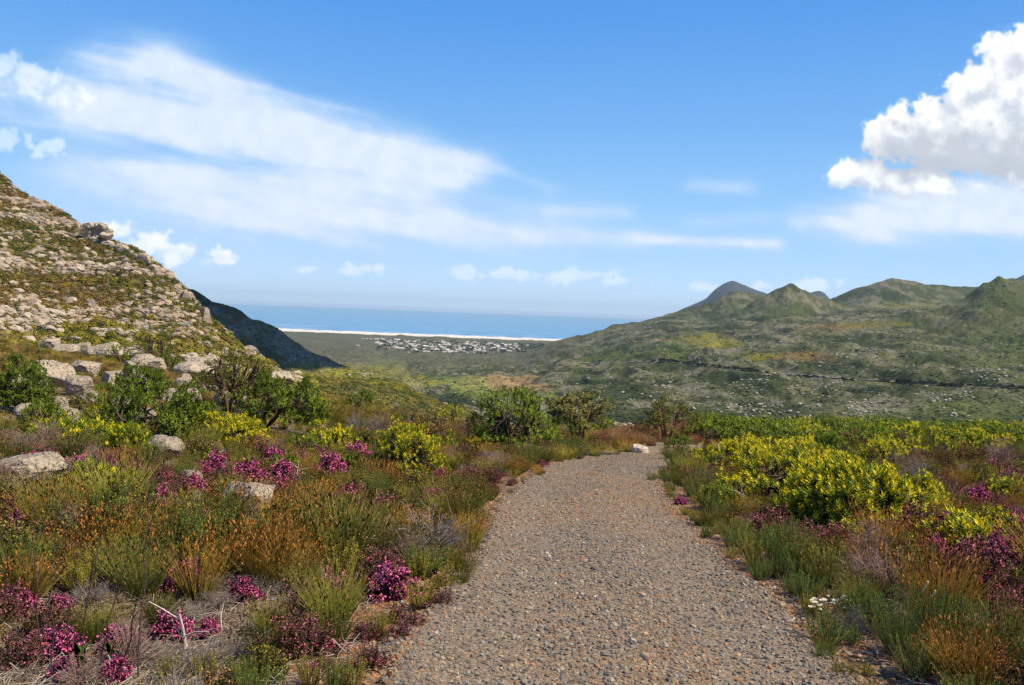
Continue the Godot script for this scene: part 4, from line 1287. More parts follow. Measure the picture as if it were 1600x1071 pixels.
	set_bush(Y, 1480, 715, 50, 34, with(G_LIME, {"clear": 0.2, "tips": 0.6}), "small yellow bush beside the grey dead brush")
	set_bush(Y, 345, 698, 100, 46, with(G_LIME, {"clear": 0.1, "tips": 0.85}), "golden yellow bush below the dark spreading tree")
	set_bush(Y, 95, 700, 130, 40, with(G_LIME, {"clear": 0.05, "tips": 0.3}), "low yellow-green bush along the dusky heather beside the dark sprawling bush")
	set_bush(Y, 190, 712, 66, 46, with(G_LIME, {"clear": 0.1, "tips": 0.45}), "yellow-green bush in front of the dark sprawling bush")
	set_bush(Y, 135, 772, 105, 40, with(G_LIME, {"clear": 0.1, "tips": 0.5}), "yellow-green bush beside the big cracked boulder")
	set_bush(Y, 512, 702, 80, 40, with(G_LIME, {"clear": 0.15, "tips": 0.8}), "yellow-tipped bush between the dark spreading tree and the dome bush")
	set_bush(Y, 470, 712, 60, 36, with(G_MID, {"clear": 0.1}), "green bush between the dark tree and the purple heather")
	set_bush(Y, 655, 678, 124, 42, with(G_OLIVE, {"clear": 0.05, "n": 420, "leaf": 0.05, "wide": 0.12, "tip": Color(0.45, 0.36, 0.03), "tips": 0.12}), "wide olive dome bush behind the yellow-green dome")
	set_bush(Y, 700, 668, 50, 34, with(G_LIME, {"clear": 0.1, "tips": 0.8}), "golden bush beside the wide olive dome")
	set_bush(Y, 745, 708, 40, 26, with(G_LIME, {"clear": 0.05, "tips": 0.9, "tip": Color(0.5, 0.36, 0.02)}), "small golden bush beside the silvery dead brush")
	set_bush(Y, 1410, 712, 90, 30, with(G_LIME, {"clear": 0.05, "tips": 0.7}), "low yellow bush in front of the far hedge beside brown heath")
	set_bush(Y, 1540, 708, 90, 30, with(G_LIME, {"clear": 0.05, "tips": 0.8}), "low yellow bush in front of the far hedge, nearest the purple heather")
	set_bush(Y, 1120, 735, 80, 34, with(G_LIME, {"clear": 0.05, "tips": 0.55}), "low yellow-green bush at the track's edge beyond the bright yellow one")
	set_bush(Y, 1130, 800, 60, 40, with(G_MID, {"clear": 0.05}), "green bush at the track's edge in front of the bright yellow one")
	set_bush(Y, 1590, 790, 70, 44, with(G_LIME, {"clear": 0.1, "tips": 0.5}), "yellow-green bush among the purple heather")
	for q in [[60, 668, 60, 36, 0], [150, 668, 56, 34, 1], [300, 690, 60, 36, 0], [395, 700, 56, 36, 1], [560, 705, 60, 36, 2], [610, 700, 50, 32, 1], [440, 745, 46, 30, 0], [540, 740, 50, 32, 2], [30, 690, 60, 30, 2], [260, 660, 50, 30, 1], [120, 640, 44, 26, 2], [690, 710, 50, 34, 1], [770, 690, 50, 34, 2], [490, 668, 50, 30, 0], [520, 655, 44, 28, 1], [100, 600, 40, 34, 0], [160, 640, 50, 40, 0], [320, 665, 50, 36, 0], [45, 560, 40, 26, 0], [150, 560, 36, 22, 0], [290, 625, 44, 34, 0], [400, 625, 44, 28, 0]]:
		set_bush(B, q[0], q[1], q[2], q[3], with([G_MID, G_LIME, G_OLIVE][q[4]], {"clear": 0.08, "tips": [0.0, 0.35, 0.0][q[4]], "leaf": 0.06}), ["rounded fresh green mound of a bush in the heath below the boulders", "yellow-green mound of a bush in the heath below the boulders", "olive mound of a bush in the heath below the boulders"][q[4]], "bush mounds in the heath below the boulders")
	# the hedge of bushes along the far edge of the plateau, right of the track
	rng.seed = 61
	var protos := []
	for k in 5:
		protos.append(bush(800 + k, 1.9, 1.0, with([G_MID, G_DARK, G_MID, G_LIME, G_LIME][k], {"n": 190, "leaf": 0.095, "clear": 0.08, "head": 0.1 if k < 3 else 0.0})))
	rng.seed = 62
	var n := 0
	for k in 210:
		var u := f01(1085.0, 1680.0)
		var w := f01(668.0, 705.0) if k < 150 else f01(655.0, 690.0)
		if u < 1180.0 and w > 692.0: continue
		var p := on_ground(u, w)
		if -p.z > 58.0: continue
		var j := rng.randi_range(0, 2) if rng.randf() < 0.8 else rng.randi_range(3, 4)
		var s := f01(0.7, 1.25)
		stand("hedge_bush", protos[j], p, f01(0, TAU), Vector3(s * 1.15, s * f01(0.75, 1.0), s), ("broad " if s > 1.08 else "small " if s < 0.88 else "") + ("low yellow-green bush in the far hedge along the plateau" if j > 2 else "low glossy dark green bush in the far hedge along the plateau" if j == 1 else "low green bush in the far hedge along the plateau"), "bush", "yellow-green bushes of the far hedge" if j > 2 else "green bushes of the far hedge")
		taken.append([p.x, p.z, 0.6])
		n += 1
	for k in 34:
		var p := on_ground(f01(440.0, 720.0), f01(600.0, 645.0))
		var j := [0, 1, 3, 4][rng.randi_range(0, 3)] as int
		var s := f01(0.4, 0.8)
		stand("hedge_bush", protos[j], p, f01(0, TAU), Vector3(s * 1.2, s * 0.8, s), "small green bush on the plateau edge above the valley" if j < 2 else "small yellow-green bush on the plateau edge above the valley", "bush", "green bushes on the plateau edge" if j < 2 else "yellow-green bushes on the plateau edge")

# ---------------------------------------------------------------- the heath
func joined(parts: Dictionary) -> ArrayMesh:
	var me := ArrayMesh.new()
	for k in parts:
		var p: ArrayMesh = parts[k]
		me.add_surface_from_arrays(Mesh.PRIMITIVE_TRIANGLES, p.surface_get_arrays(0))
		me.surface_set_material(me.get_surface_count() - 1, p.surface_get_material(0))
	return me
var K := {}
var placed := {}
func kind(key: String, called: String, variants: Array, label: String, category: String, group: String) -> void:
	K[key] = {"called": called, "v": variants, "label": label, "category": category, "group": group}
	placed[key] = []
# things a label can name
var MARKS := [[68, 602, "large lichen-spotted boulder"], [28, 758, "big cracked boulder"], [386, 812, "smooth rounded boulder"], [222, 694, "sprawling dark green bush"], [434, 678, "leaning dark tree"], [352, 646, "open olive tree"], [633, 745, "yellow-green dome bush"], [800, 702, "large rounded green bush"], [905, 692, "bush with pale flower heads"], [1045, 692, "small tree at the track's end"], [1345, 838, "largest yellow bush"], [1225, 790, "bright yellow bush"], [1500, 885, "sparse rosette bush"], [1440, 1035, "spiky green shrub"], [520, 885, "pale dead branch"], [1298, 962, "white papery flowers"], [252, 716, "grey boulder in the heather"], [146, 872, "yellow daisy"], [655, 678, "wide olive dome bush"], [1001, 710, "white boulder at the bend"], [240, 560, "tall leafy bush by the hillside"], [24, 646, "round green bush"], [293, 762, "pale blocky stone"], [413, 922, "upright cream stone"], [125, 1068, "broad-leaved shoot"], [600, 1000, "tan stone at the gravel's edge"], [1190, 880, "flat orange stone"], [1306, 722, "green rosette bush"], [425, 588, "layered rock slab"], [178, 546, "broad rock ledge"]]
var mark_at := []
func near_what(p: Vector3) -> String:
	if mark_at.is_empty():
		for m in MARKS: mark_at.append(on_ground(m[0], m[1]))
	if p.z < -31.0 and p.x > 8.0: return "in front of the far hedge"
	var best := 0
	for k in MARKS.size():
		if mark_at[k].distance_squared_to(p) < mark_at[best].distance_squared_to(p): best = k
	return "near the " + MARKS[best][2]
func put(key: String, p: Vector3, s: Vector3) -> void:
	placed[key].append([p, s, f01(0, TAU), rng.randi_range(0, K[key].v.size() - 1)])
func plants() -> void:
	var olive := []; var orange := []; var rust := []; var gold := []
	for k in 3:
		olive.append(reed(300 + k, 0.5, 0.42, 300, Color(0.130, 0.163, 0.029), Color(0.260, 0.247, 0.046), Color(0.273, 0.169, 0.065)))
		orange.append(reed(310 + k, 0.5, 0.42, 300, Color(0.169, 0.169, 0.033), Color(0.390, 0.208, 0.046), Color(0.468, 0.195, 0.052)))
		gold.append(reed(330 + k, 0.5, 0.5, 230, Color(0.260, 0.234, 0.039), Color(0.442, 0.351, 0.065), Color(0.468, 0.312, 0.091)))
		rust.append(reed(320 + k, 0.5, 0.5, 240, Color(0.260, 0.169, 0.078), Color(0.416, 0.234, 0.117), Color(0.442, 0.247, 0.130)))
	var pink := []; var dusky := []; var brown := []
	for k in 3:
		pink.append(heather(400 + k, 0.24, 0.42, 210, Color(0.86, 0.20, 0.46), 0.95, Color(0.130, 0.143, 0.039)))
		dusky.append(heather(410 + k, 0.42, 0.55, 190, Color(0.546, 0.156, 0.221), 0.36, Color(0.221, 0.137, 0.078)))
		brown.append(heather(420 + k, 0.42, 0.55, 200, Color(0.468, 0.221, 0.078), 0.4, Color(0.195, 0.156, 0.046)))
	var moss := []
	for k in 3: moss.append(heather(430 + k, 0.42, 0.58, 230, Color(0.40, 0.34, 0.05), 0.3, Color(0.20, 0.205, 0.035)))
	var green := []; var lime := []; var spike := []; var grey := []; var mauve := []
	for k in 3:
		green.append(feathery(500 + k, 0.45, 0.55, 60, Color(0.091, 0.156, 0.029), Color(0.156, 0.221, 0.039), 0.022, 1.0))
		lime.append(feathery(510 + k, 0.36, 0.40, 40, Color(0.247, 0.247, 0.033), Color(0.377, 0.312, 0.046), 0.020, 1.0))
		spike.append(feathery(520 + k, 0.6, 0.8, 46, Color(0.058, 0.117, 0.026), Color(0.104, 0.169, 0.036), 0.026, 1.6))
		grey.append(twiggy(600 + k, 0.3, 0.6, 120, Color(0.215, 0.185, 0.165)))
		mauve.append(twiggy(610 + k, 0.4, 0.55, 150, Color(0.260, 0.176, 0.150)))
	kind("olive", "reed_tuft", olive, "tuft of olive green reeds with brown heads", "reeds", "olive reed tufts of the heath")
	kind("orange", "rusty_reed_tuft", orange, "tuft of reeds with orange-brown tops", "reeds", "orange-topped reed tufts of the heath")
	kind("gold", "golden_grass_tuft", gold, "tuft of golden yellow grass", "grass tuft", "golden grass tufts of the heath")
	kind("rust", "brown_grass_tuft", rust, "tuft of dry russet grass", "grass tuft", "russet grass tufts of the heath")
	kind("pink", "heather", pink, "low heather covered in magenta-pink flowers", "heather", "magenta heathers")
	kind("dusky", "dusky_heather", dusky, "twiggy heather with faded dusky-pink flowers", "heather", "dusky-pink heathers")
	kind("brown", "brown_heath_shrub", brown, "twiggy brown heath shrub with rusty tips", "shrub", "brown heath shrubs")
	kind("moss", "olive_heath_shrub", moss, "rounded olive heath shrub with yellowish tips", "shrub", "olive heath shrubs")
	kind("green", "feathery_shrub", green, "feathery dark green needle-leaved shrub", "shrub", "feathery green shrubs")
	kind("lime", "yellow_green_shrub", lime, "small yellow-green shrub of upright shoots", "shrub", "yellow-green upright shrubs")
	kind("spike", "spiky_shrub", spike, "dark green shrub of long upright spiky shoots", "shrub", "spiky green shrubs")
	kind("grey", "dead_brush", grey, "bare silver-grey dead brush", "dead shrub", "grey dead brush")
	kind("mauve", "bare_shrub", mauve, "leafless brownish-mauve twiggy shrub", "shrub", "bare mauve shrubs")
	# set by what the photo shows: [kind, u, v of the foot, width px, height px]
	rng.seed = 71
	for q in [["pink", 40, 735, 50, 26], ["pink", 110, 742, 46, 24], ["pink", 205, 752, 40, 24], ["pink", 165, 800, 36, 24], ["pink", 330, 742, 50, 28], ["pink", 440, 752, 46, 28], ["pink", 465, 732, 40, 22], ["pink", 600, 738, 36, 22], ["pink", 230, 735, 36, 20], ["pink", 690, 756, 30, 20], ["pink", 20, 805, 40, 34], ["pink", 100, 830, 36, 26], ["pink", 278, 928, 72, 38], ["pink", 375, 944, 54, 34], ["pink", 262, 1002, 66, 36], ["pink", 322, 1000, 38, 28], ["pink", 292, 838, 50, 44], ["pink", 384, 768, 62, 42], ["pink", 316, 750, 40, 24], ["pink", 250, 806, 44, 40], ["pink", 14, 862, 40, 50], ["pink", 515, 748, 48, 34], ["pink", 555, 728, 52, 30], ["pink", 668, 796, 30, 28], ["pink", 424, 734, 44, 30], ["pink", 300, 778, 44, 30], ["pink", 190, 775, 34, 24], ["pink", 90, 1068, 50, 34], ["pink", 172, 1072, 50, 38], ["pink", 560, 922, 60, 16], ["pink", 732, 774, 20, 14], ["pink", 1065, 790, 22, 12], ["pink", 1122, 758, 26, 12], ["pink", 1245, 870, 34, 16], ["pink", 1470, 890, 44, 44], ["pink", 1530, 900, 60, 50], ["pink", 1575, 905, 70, 66], ["pink", 1595, 860, 50, 50], ["pink", 1540, 800, 54, 34], ["pink", 1585, 770, 50, 30], ["pink", 1500, 795, 40, 26], ["pink", 185, 862, 26, 18], ["pink", 1400, 905, 22, 16], ["pink", 545, 815, 30, 16], ["pink", 1370, 870, 16, 12], ["pink", 360, 722, 40, 16], ["pink", 1565, 745, 40, 20],
		["dusky", 40, 715, 90, 28], ["dusky", 100, 718, 80, 26], ["dusky", 160, 722, 70, 24], ["dusky", 60, 700, 80, 22], ["dusky", 310, 722, 90, 26], ["dusky", 230, 730, 50, 20], ["dusky", 500, 725, 60, 30], ["dusky", 660, 770, 40, 40], ["dusky", 1460, 800, 70, 50], ["dusky", 1580, 760, 60, 50], ["dusky", 1420, 900, 80, 70], ["dusky", 1580, 830, 70, 60], ["dusky", 60, 800, 90, 60], ["dusky", 150, 830, 70, 50], ["dusky", 235, 770, 60, 36], ["dusky", 1130, 770, 40, 26],
		["olive", 340, 866, 96, 82], ["orange", 462, 858, 100, 96], ["orange", 485, 808, 76, 66], ["orange", 415, 800, 56, 56], ["olive", 722, 820, 84, 62], ["orange", 652, 848, 70, 60], ["olive", 745, 792, 60, 44], ["olive", 210, 940, 90, 80], ["olive", 160, 990, 90, 60], ["orange", 100, 890, 110, 84], ["olive", 40, 900, 90, 70], ["olive", 240, 980, 70, 60], ["orange", 690, 770, 56, 46], ["olive", 700, 740, 60, 40], ["orange", 660, 735, 60, 44], ["orange", 1230, 835, 50, 34], ["olive", 1575, 1060, 110, 130], ["olive", 1610, 1040, 90, 120], ["orange", 1370, 905, 80, 70], ["orange", 1320, 880, 60, 50], ["mauve", 1360, 935, 100, 70], ["mauve", 1330, 920, 60, 50], ["olive", 545, 800, 40, 40], ["olive", 800, 735, 60, 36], ["olive", 850, 725, 60, 40], ["olive", 760, 745, 50, 34], ["gold", 880, 722, 50, 30], ["olive", 930, 715, 50, 34], ["gold", 960, 712, 44, 28], ["orange", 985, 708, 40, 26], ["olive", 720, 868, 44, 24], ["mauve", 712, 870, 40, 22],
		["moss", 120, 800, 90, 60], ["moss", 200, 830, 80, 60], ["moss", 430, 830, 70, 60], ["moss", 560, 850, 70, 56], ["moss", 330, 800, 70, 50], ["moss", 60, 860, 90, 70], ["moss", 610, 800, 60, 50], ["moss", 500, 770, 60, 44], ["brown", 260, 860, 70, 56], ["brown", 560, 800, 56, 44], ["moss", 690, 800, 50, 40], ["brown", 150, 900, 80, 60], ["moss", 1200, 830, 60, 44], ["moss", 1160, 790, 56, 40], ["moss", 1380, 880, 70, 50], ["green", 585, 795, 60, 64], ["green", 560, 770, 50, 44], ["green", 650, 806, 34, 50], ["green", 1262, 912, 84, 66], ["green", 1305, 915, 70, 60], ["green", 1220, 905, 50, 40], ["lime", 480, 1080, 60, 80], ["green", 520, 1085, 60, 60], ["lime", 550, 1080, 60, 70], ["lime", 600, 1000, 50, 50], ["lime", 510, 975, 50, 80], ["lime", 490, 1010, 40, 60], ["lime", 545, 945, 60, 60], ["lime", 650, 955, 70, 60], ["lime", 620, 930, 50, 50], ["lime", 580, 915, 50, 50], ["lime", 260, 1071, 50, 60], ["lime", 310, 1075, 60, 60], ["lime", 370, 1075, 60, 60], ["lime", 420, 1060, 50, 50],
		["spike", 1415, 1040, 110, 150], ["spike", 1470, 1035, 120, 140], ["green", 1500, 1010, 90, 90], ["lime", 1450, 1060, 60, 60], ["green", 1520, 980, 60, 60], ["lime", 1160, 850, 50, 50], ["lime", 1180, 885, 50, 50], ["green", 1140, 820, 50, 40], ["lime", 1110, 800, 50, 50], ["green", 1100, 770, 60, 50], ["lime", 1080, 750, 50, 40], ["green", 1060, 735, 50, 36], ["olive", 1050, 720, 40, 30], ["lime", 1210, 880, 40, 40], ["olive", 1190, 860, 50, 40], ["green", 900, 720, 60, 44], ["green", 830, 730, 50, 40], ["green", 870, 712, 50, 34],
		["grey", 770, 730, 60, 34], ["grey", 400, 935, 110, 40], ["grey", 430, 980, 90, 40], ["grey", 330, 960, 90, 40], ["grey", 350, 1040, 80, 50], ["grey", 130, 950, 90, 50], ["grey", 620, 870, 80, 40], ["grey", 1340, 1000, 70, 60], ["grey", 1540, 1000, 80, 50], ["grey", 1415, 740, 60, 40], ["grey", 1440, 760, 70, 46], ["grey", 470, 895, 80, 36], ["grey", 590, 690, 60, 50], ["grey", 555, 680, 50, 40], ["grey", 420, 720, 70, 40], ["grey", 1115, 800, 30, 40], ["brown", 1240, 830, 60, 40], ["brown", 1190, 840, 50, 40], ["brown", 740, 690, 50, 50], ["mauve", 735, 690, 60, 56], ["mauve", 895, 690, 50, 44], ["brown", 660, 700, 90, 50], ["brown", 600, 745, 50, 40], ["mauve", 1570, 730, 70, 50], ["brown", 1520, 735, 70, 50], ["brown", 1340, 700, 70, 34], ["brown", 1420, 705, 60, 34], ["mauve", 640, 890, 80, 60], ["brown", 1300, 760, 60, 40], ["lime", 905, 918, 26, 9], ["lime", 692, 1040, 40, 14], ["lime", 958, 885, 22, 8], ["gold", 1030, 1010, 24, 8], ["lime", 930, 975, 16, 7], ["lime", 880, 850, 14, 6], ["gold", 940, 830, 12, 5], ["lime", 800, 1000, 18, 8], ["gold", 850, 1050, 22, 9], ["lime", 1110, 1000, 20, 8], ["gold", 985, 940, 14, 6], ["lime", 760, 940, 16, 7], ["gold", 925, 790, 10, 4]]:
		var p := on_ground(q[1], q[2])
		var k: float = -p.z / F
		var size: Vector2 = {"pink": Vector2(0.42, 0.24), "dusky": Vector2(0.55, 0.42), "brown": Vector2(0.55, 0.42), "moss": Vector2(0.58, 0.42), "green": Vector2(0.55, 0.45), "lime": Vector2(0.40, 0.36), "spike": Vector2(0.8, 0.6), "grey": Vector2(0.6, 0.3), "mauve": Vector2(0.55, 0.4)}.get(q[0], Vector2(0.5, 0.5))
		if q[0] == "pink": k *= 1.28
		var sx: float = q[3] * k / size.x
		put(q[0], p - Vector3(0, 0, q[3] * k * 0.2), Vector3(sx, q[4] * k / size.y, sx))
		taken.append([p.x, p.z - q[3] * k * 0.2, q[3] * k * 0.34])
		if q[0] == "pink" and -p.z < 14.0: taken.append([p.x - p.x / -p.z * 0.4, p.z + 0.4, q[3] * k * 0.4])
	# and the rest of the heath between them
	rng.seed = 72
	var d := 2.3
	while d < 58.0:
		var step := 0.2 + d * 0.0135
		var x := -0.72 * d - 0.7
		while x < 0.72 * d + 0.7:
			var p := Vector3(x + f01(-0.5, 0.5) * step, 0, -d + f01(-0.5, 0.5) * step)
			x += step
			var off := absf(p.x - path_x(p.z))
			var edge := 1.1 + n2.get_noise_2d(p.z * 20.0, signf(p.x) * 50.0) * 0.3
			if off < edge and p.z > -26.0: continue
			var u := 800.0 + F * p.x / -p.z
			if d > lerp_table(EDGE, u) + 7.0: continue
			var hit := false
			for t in taken:
				var ex: float = t[0] - p.x
				var ez: float = t[1] - p.z
				if ex * ex + ez * ez < t[2] * t[2]:
					hit = true
					break
			if hit: continue
			p.y = near_h(p.x, p.z)
			var a := n2.get_noise_2d(p.x * 22.0, p.z * 22.0) * 1.3
			var b := n2.get_noise_2d(p.x * 22.0 + 700.0, p.z * 22.0 + 300.0) * 1.3
			var r := rng.randf()
			var px := pix(p)
			# open, littered floor near the viewer on the left
			if d < 5.0 and p.x < 0.0 and b > 0.12 and rng.randf() < 0.4: continue
			var key := "olive"
			if d > 24.0:
				key = "gold" if r < 0.34 else "olive" if r < 0.6 else "brown" if r < 0.78 else "rust" if r < 0.9 else "lime"
				if u > 930.0 and u < 1190.0 and d < 44.0: key = "rust" if r < 0.75 else "brown"
				elif u > 1190.0: key = "brown" if r < 0.3 else "green" if r < 0.5 else "olive" if r < 0.75 else "lime"
			elif u > 1000.0:
				if off < edge + 0.55: key = "green" if r < 0.38 else "lime" if r < 0.75 else "olive"
				elif d > 13.0: key = "brown" if r < 0.2 else "moss" if r < 0.36 else "mauve" if r < 0.5 else "lime" if r < 0.68 else "dusky" if r < 0.8 else "olive"
				else: key = "dusky" if a > 0.12 else "mauve" if r < 0.3 else "orange" if r < 0.5 else "brown" if r < 0.62 else "moss" if r < 0.82 else "olive" if r < 0.9 else "green"
			else:
				if a > 0.24: key = "dusky" if r < 0.55 else "pink" if r < 0.75 else "olive"
				elif a < -0.28: key = "orange" if r < 0.4 else "brown" if r < 0.55 else "lime" if r < 0.8 else "green"
				elif b > 0.22: key = "grey" if r < 0.35 else "mauve" if r < 0.6 else "lime" if r < 0.8 else "olive"
				else: key = "olive" if r < 0.2 else "orange" if r < 0.28 else "moss" if r < 0.52 else "lime" if r < 0.64 else "brown" if r < 0.76 else "green" if r < 0.9 else "dusky" if r < 0.95 else "mauve"
				if px.y < 690.0 and u < 520.0: key = "gold" if r < 0.42 else "olive" if r < 0.75 else "lime" if r < 0.85 else "brown"
			var s := f01(0.65, 1.1)
			if rng.randf() < 0.16 and d > 4.0: s *= 1.45
			if px.y < 690.0 and u < 520.0: s *= 0.68
			if off < edge + 0.35: s *= 0.55
			if d < 5.0: s *= 0.72
			if d > 24.0: s *= 1.05
			if d > 7.0 and d < 24.0: s *= 0.78
			put(key, p, Vector3(s, s * f01(0.75, 1.1), s))
		d += step * 0.82
	for key in placed:
		var k: Dictionary = K[key]
		var all: Array = placed[key].filter(func(q): var px := pix(q[0]); return px.x > -90.0 and px.x < 1690.0 and px.y < 1150.0)
		all.sort_custom(func(a, b): return a[1].x / -a[0].z > b[1].x / -b[0].z)
		var more := []
		for v in k.v: more.append([])
		var n := 0
		for q in all:
			if n < 290:
				stand(k.called, k.v[q[3]], q[0], q[2], q[1], k.label + " " + near_what(q[0]), k.category, k.group)
				n += 1
			else:
				more[q[3]].append(Transform3D(Basis(Vector3.UP, q[2]).scaled_local(q[1]), q[0]))
		for j in more.size():
			multi(k.called + "_cover", joined(k.v[j]), more[j], [], "more distant " + k.group, k.category)

# ---------------------------------------------------------------- loose stones and litter
func track_rise(off: float, z: float) -> float:
	# how far the track's surface stands above the soil, off metres from its middle line
	var wob := track_wobble(signf(off), z)
	var t := off / track_half(z)
	t = off / (track_half(z) + wob * minf(1.0, absf(t)))
	var edge := smoothstep(0.86, 1.0, absf(t))
	return maxf(0.0, 0.034 - 0.07 * edge + 0.022 * cos(t * PI * 2.0) * (1.0 - edge))
func path_stones() -> void:
	rng.seed = 81
	var kinds := []
	for k in 5: kinds.append(rock_mesh(700 + k, 1, M.pebble, 10, 0.2, Color(1, 1, 1), true))
	var cols := [Color(0.195, 0.169, 0.142), Color(0.139, 0.122, 0.106), Color(0.241, 0.201, 0.160), Color(0.300, 0.252, 0.198), Color(0.218, 0.147, 0.092), Color(0.300, 0.151, 0.071), Color(0.172, 0.140, 0.118), Color(0.338, 0.230, 0.128), Color(0.105, 0.093, 0.085), Color(0.435, 0.380, 0.319)]
	var chance := [0.24, 0.42, 0.58, 0.68, 0.76, 0.82, 0.92, 0.955, 0.985, 1.0]
	var path := get_node("gravel_path")
	var xf := [[], [], [], [], []]
	var cc := [[], [], [], [], []]
	var bigs := []
	for k in 165000:
		var d := 2.3 * exp(rng.randf() * 2.2)
		var t := f01(-1.0, 1.0)
		var over := 1.42 if rng.randf() < 0.88 else 2.2
		var x := path_x(-d) + t * over
		if absf(absf(t * over) - 0.62 + f01(-0.15, 0.15)) < 0.2 and rng.randf() < 0.22: continue
		var s: float = lerpf(0.0042, 0.023, pow(rng.randf(), 5.5)) * (1.0 + d * 0.02)
		if absf(t) > 0.75: s *= 1.2
		var r := rng.randf()
		var c := 0
		while r > chance[c]: c += 1
		if rng.randf() < 0.5 and n2.get_noise_2d(x * 26.0, d * 16.0) > 0.16: c = [4, 5, 7, 3][rng.randi_range(0, 3)]
		if absf(t * over) > 1.1 and rng.randf() < 0.5: c = [4, 5, 7][rng.randi_range(0, 2)]
		var at := Vector3(x, near_h(x, -d) + track_rise(t * over, -d) - s * 0.1, -d)
		var b := Basis.from_euler(Vector3(f01(-0.5, 0.5), f01(0, TAU), f01(-0.5, 0.5))).scaled_local(Vector3(s * f01(0.9, 1.4), s * f01(0.5, 0.9), s))
		var col := vary(cols[c], 0.34)
		var j := k % 5
		xf[j].append(Transform3D(b, at)); cc[j].append(col)
	# the largest lie as single stones
	var tints := []
	for c in 10:
		var m: StandardMaterial3D = M.pebble.duplicate()
		m.albedo_color = cols[c].linear_to_srgb()
		tints.append(m)
	for k in 280:
		var d := 2.7 + 4.5 * pow(rng.randf(), 1.5)
		var t := f01(-1.0, 1.0)
		var x := path_x(-d) + t * 1.3
		var s: float = lerpf(0.022, 0.045, pow(rng.randf(), 3.0))
		var o := MeshInstance3D.new()
		o.mesh = kinds[k % 5]
		var r := rng.randf()
		var c := 0
		while r > chance[c]: c += 1
		o.material_override = tints[c]
		o.name = "pebble"
		o.transform = Transform3D(Basis.from_euler(Vector3(f01(-0.3, 0.3), f01(0, TAU), f01(-0.3, 0.3))).scaled_local(Vector3(s * f01(1.0, 1.5), s * f01(0.5, 0.8), s)), Vector3(x, near_h(x, -d) + track_rise(t * 1.3, -d) - s * 0.08, -d))
		path.add_child(o, true)
	for j in 5: multi("gravel", kinds[j], xf[j], cc[j], "", "", path)
	# sticks and dry bits on the heath floor
	var stick := MB.new()
	stick.tube([Vector3(-0.5, 0.02, 0), Vector3(-0.15, 0.05, 0.05), Vector3(0.2, 0.02, 0.0), Vector3(0.5, 0.04, 0.07)], 0.016, 0.007, Color(1, 1, 1), 4)
	stick.tube([Vector3(0.0, 0.04, 0.03), Vector3(0.22, 0.1, 0.2)], 0.010, 0.005, Color(1, 1, 1), 3)
	var sm := stick.commit(M.twig)
	var sx := []
	var sc := []
	rng.seed = 82
	for k in 26000:
		var d := 2.3 * exp(rng.randf() * 1.9)
		var x := f01(-0.75, 0.75) * d
		if absf(x - path_x(-d)) < 1.4: continue
		var s := f01(0.05, 0.24)
		sx.append(Transform3D(Basis.from_euler(Vector3(f01(-0.5, 0.5), f01(0, TAU), f01(-0.5, 0.5))).scaled_local(Vector3(s, s * 0.8, s)), Vector3(x, near_h(x, -d) + f01(0.0, 0.03), -d)))
		sc.append(vary(Color(0.32, 0.28, 0.24) if rng.randf() < 0.6 else Color(0.20, 0.15, 0.11), 0.3))
	multi("litter", sm, sx, sc, "dry grey twigs littering the heath floor", "litter")

func branch(called: String, pts: Array, lift: Array, r0: float, r1: float, col: Color, label: String, group := "", twigs := 0, ground := -1.0) -> Node3D:
	# a bare stem drawn through photo pixels, all at the depth of its foot
	var foot := on_ground(pts[0][0], pts[0][1]) if ground < 0.0 else eye + ray(pts[0][0], pts[0][1]) * ground
	var b := MB.new()
	var line := []
	for k in pts.size():
		var r := ray(pts[k][0], pts[k][1])
		var q: Vector3 = eye + r * (foot.z / r.z + lift[k])
		if called == "dead_branch": q.y = maxf(q.y, near_h(q.x, q.z) + r0)
		line.append(q - foot)
	b.tube(line, r0, r1, col, 6)
	for k in twigs:
		var j := rng.randi_range(1, line.size() - 1)
		var s: Vector3 = line[j - 1].lerp(line[j], rng.randf())
		var l := f01(0.08, 0.22)
		var e := s + Vector3(f01(-1, 1), f01(0.1, 1.0), f01(-0.6, 0.6)).normalized() * l
		b.tube([s, s.lerp(e, 0.5) + Vector3(f01(-0.02, 0.02), 0.01, 0), e], r1 * 0.9, r1 * 0.5, col, 4)
	var o := top(called, b.commit(M.bark))
	o.position = foot
	tag(o, label, "branch" if called == "dead_branch" else "stem", group)
	return o
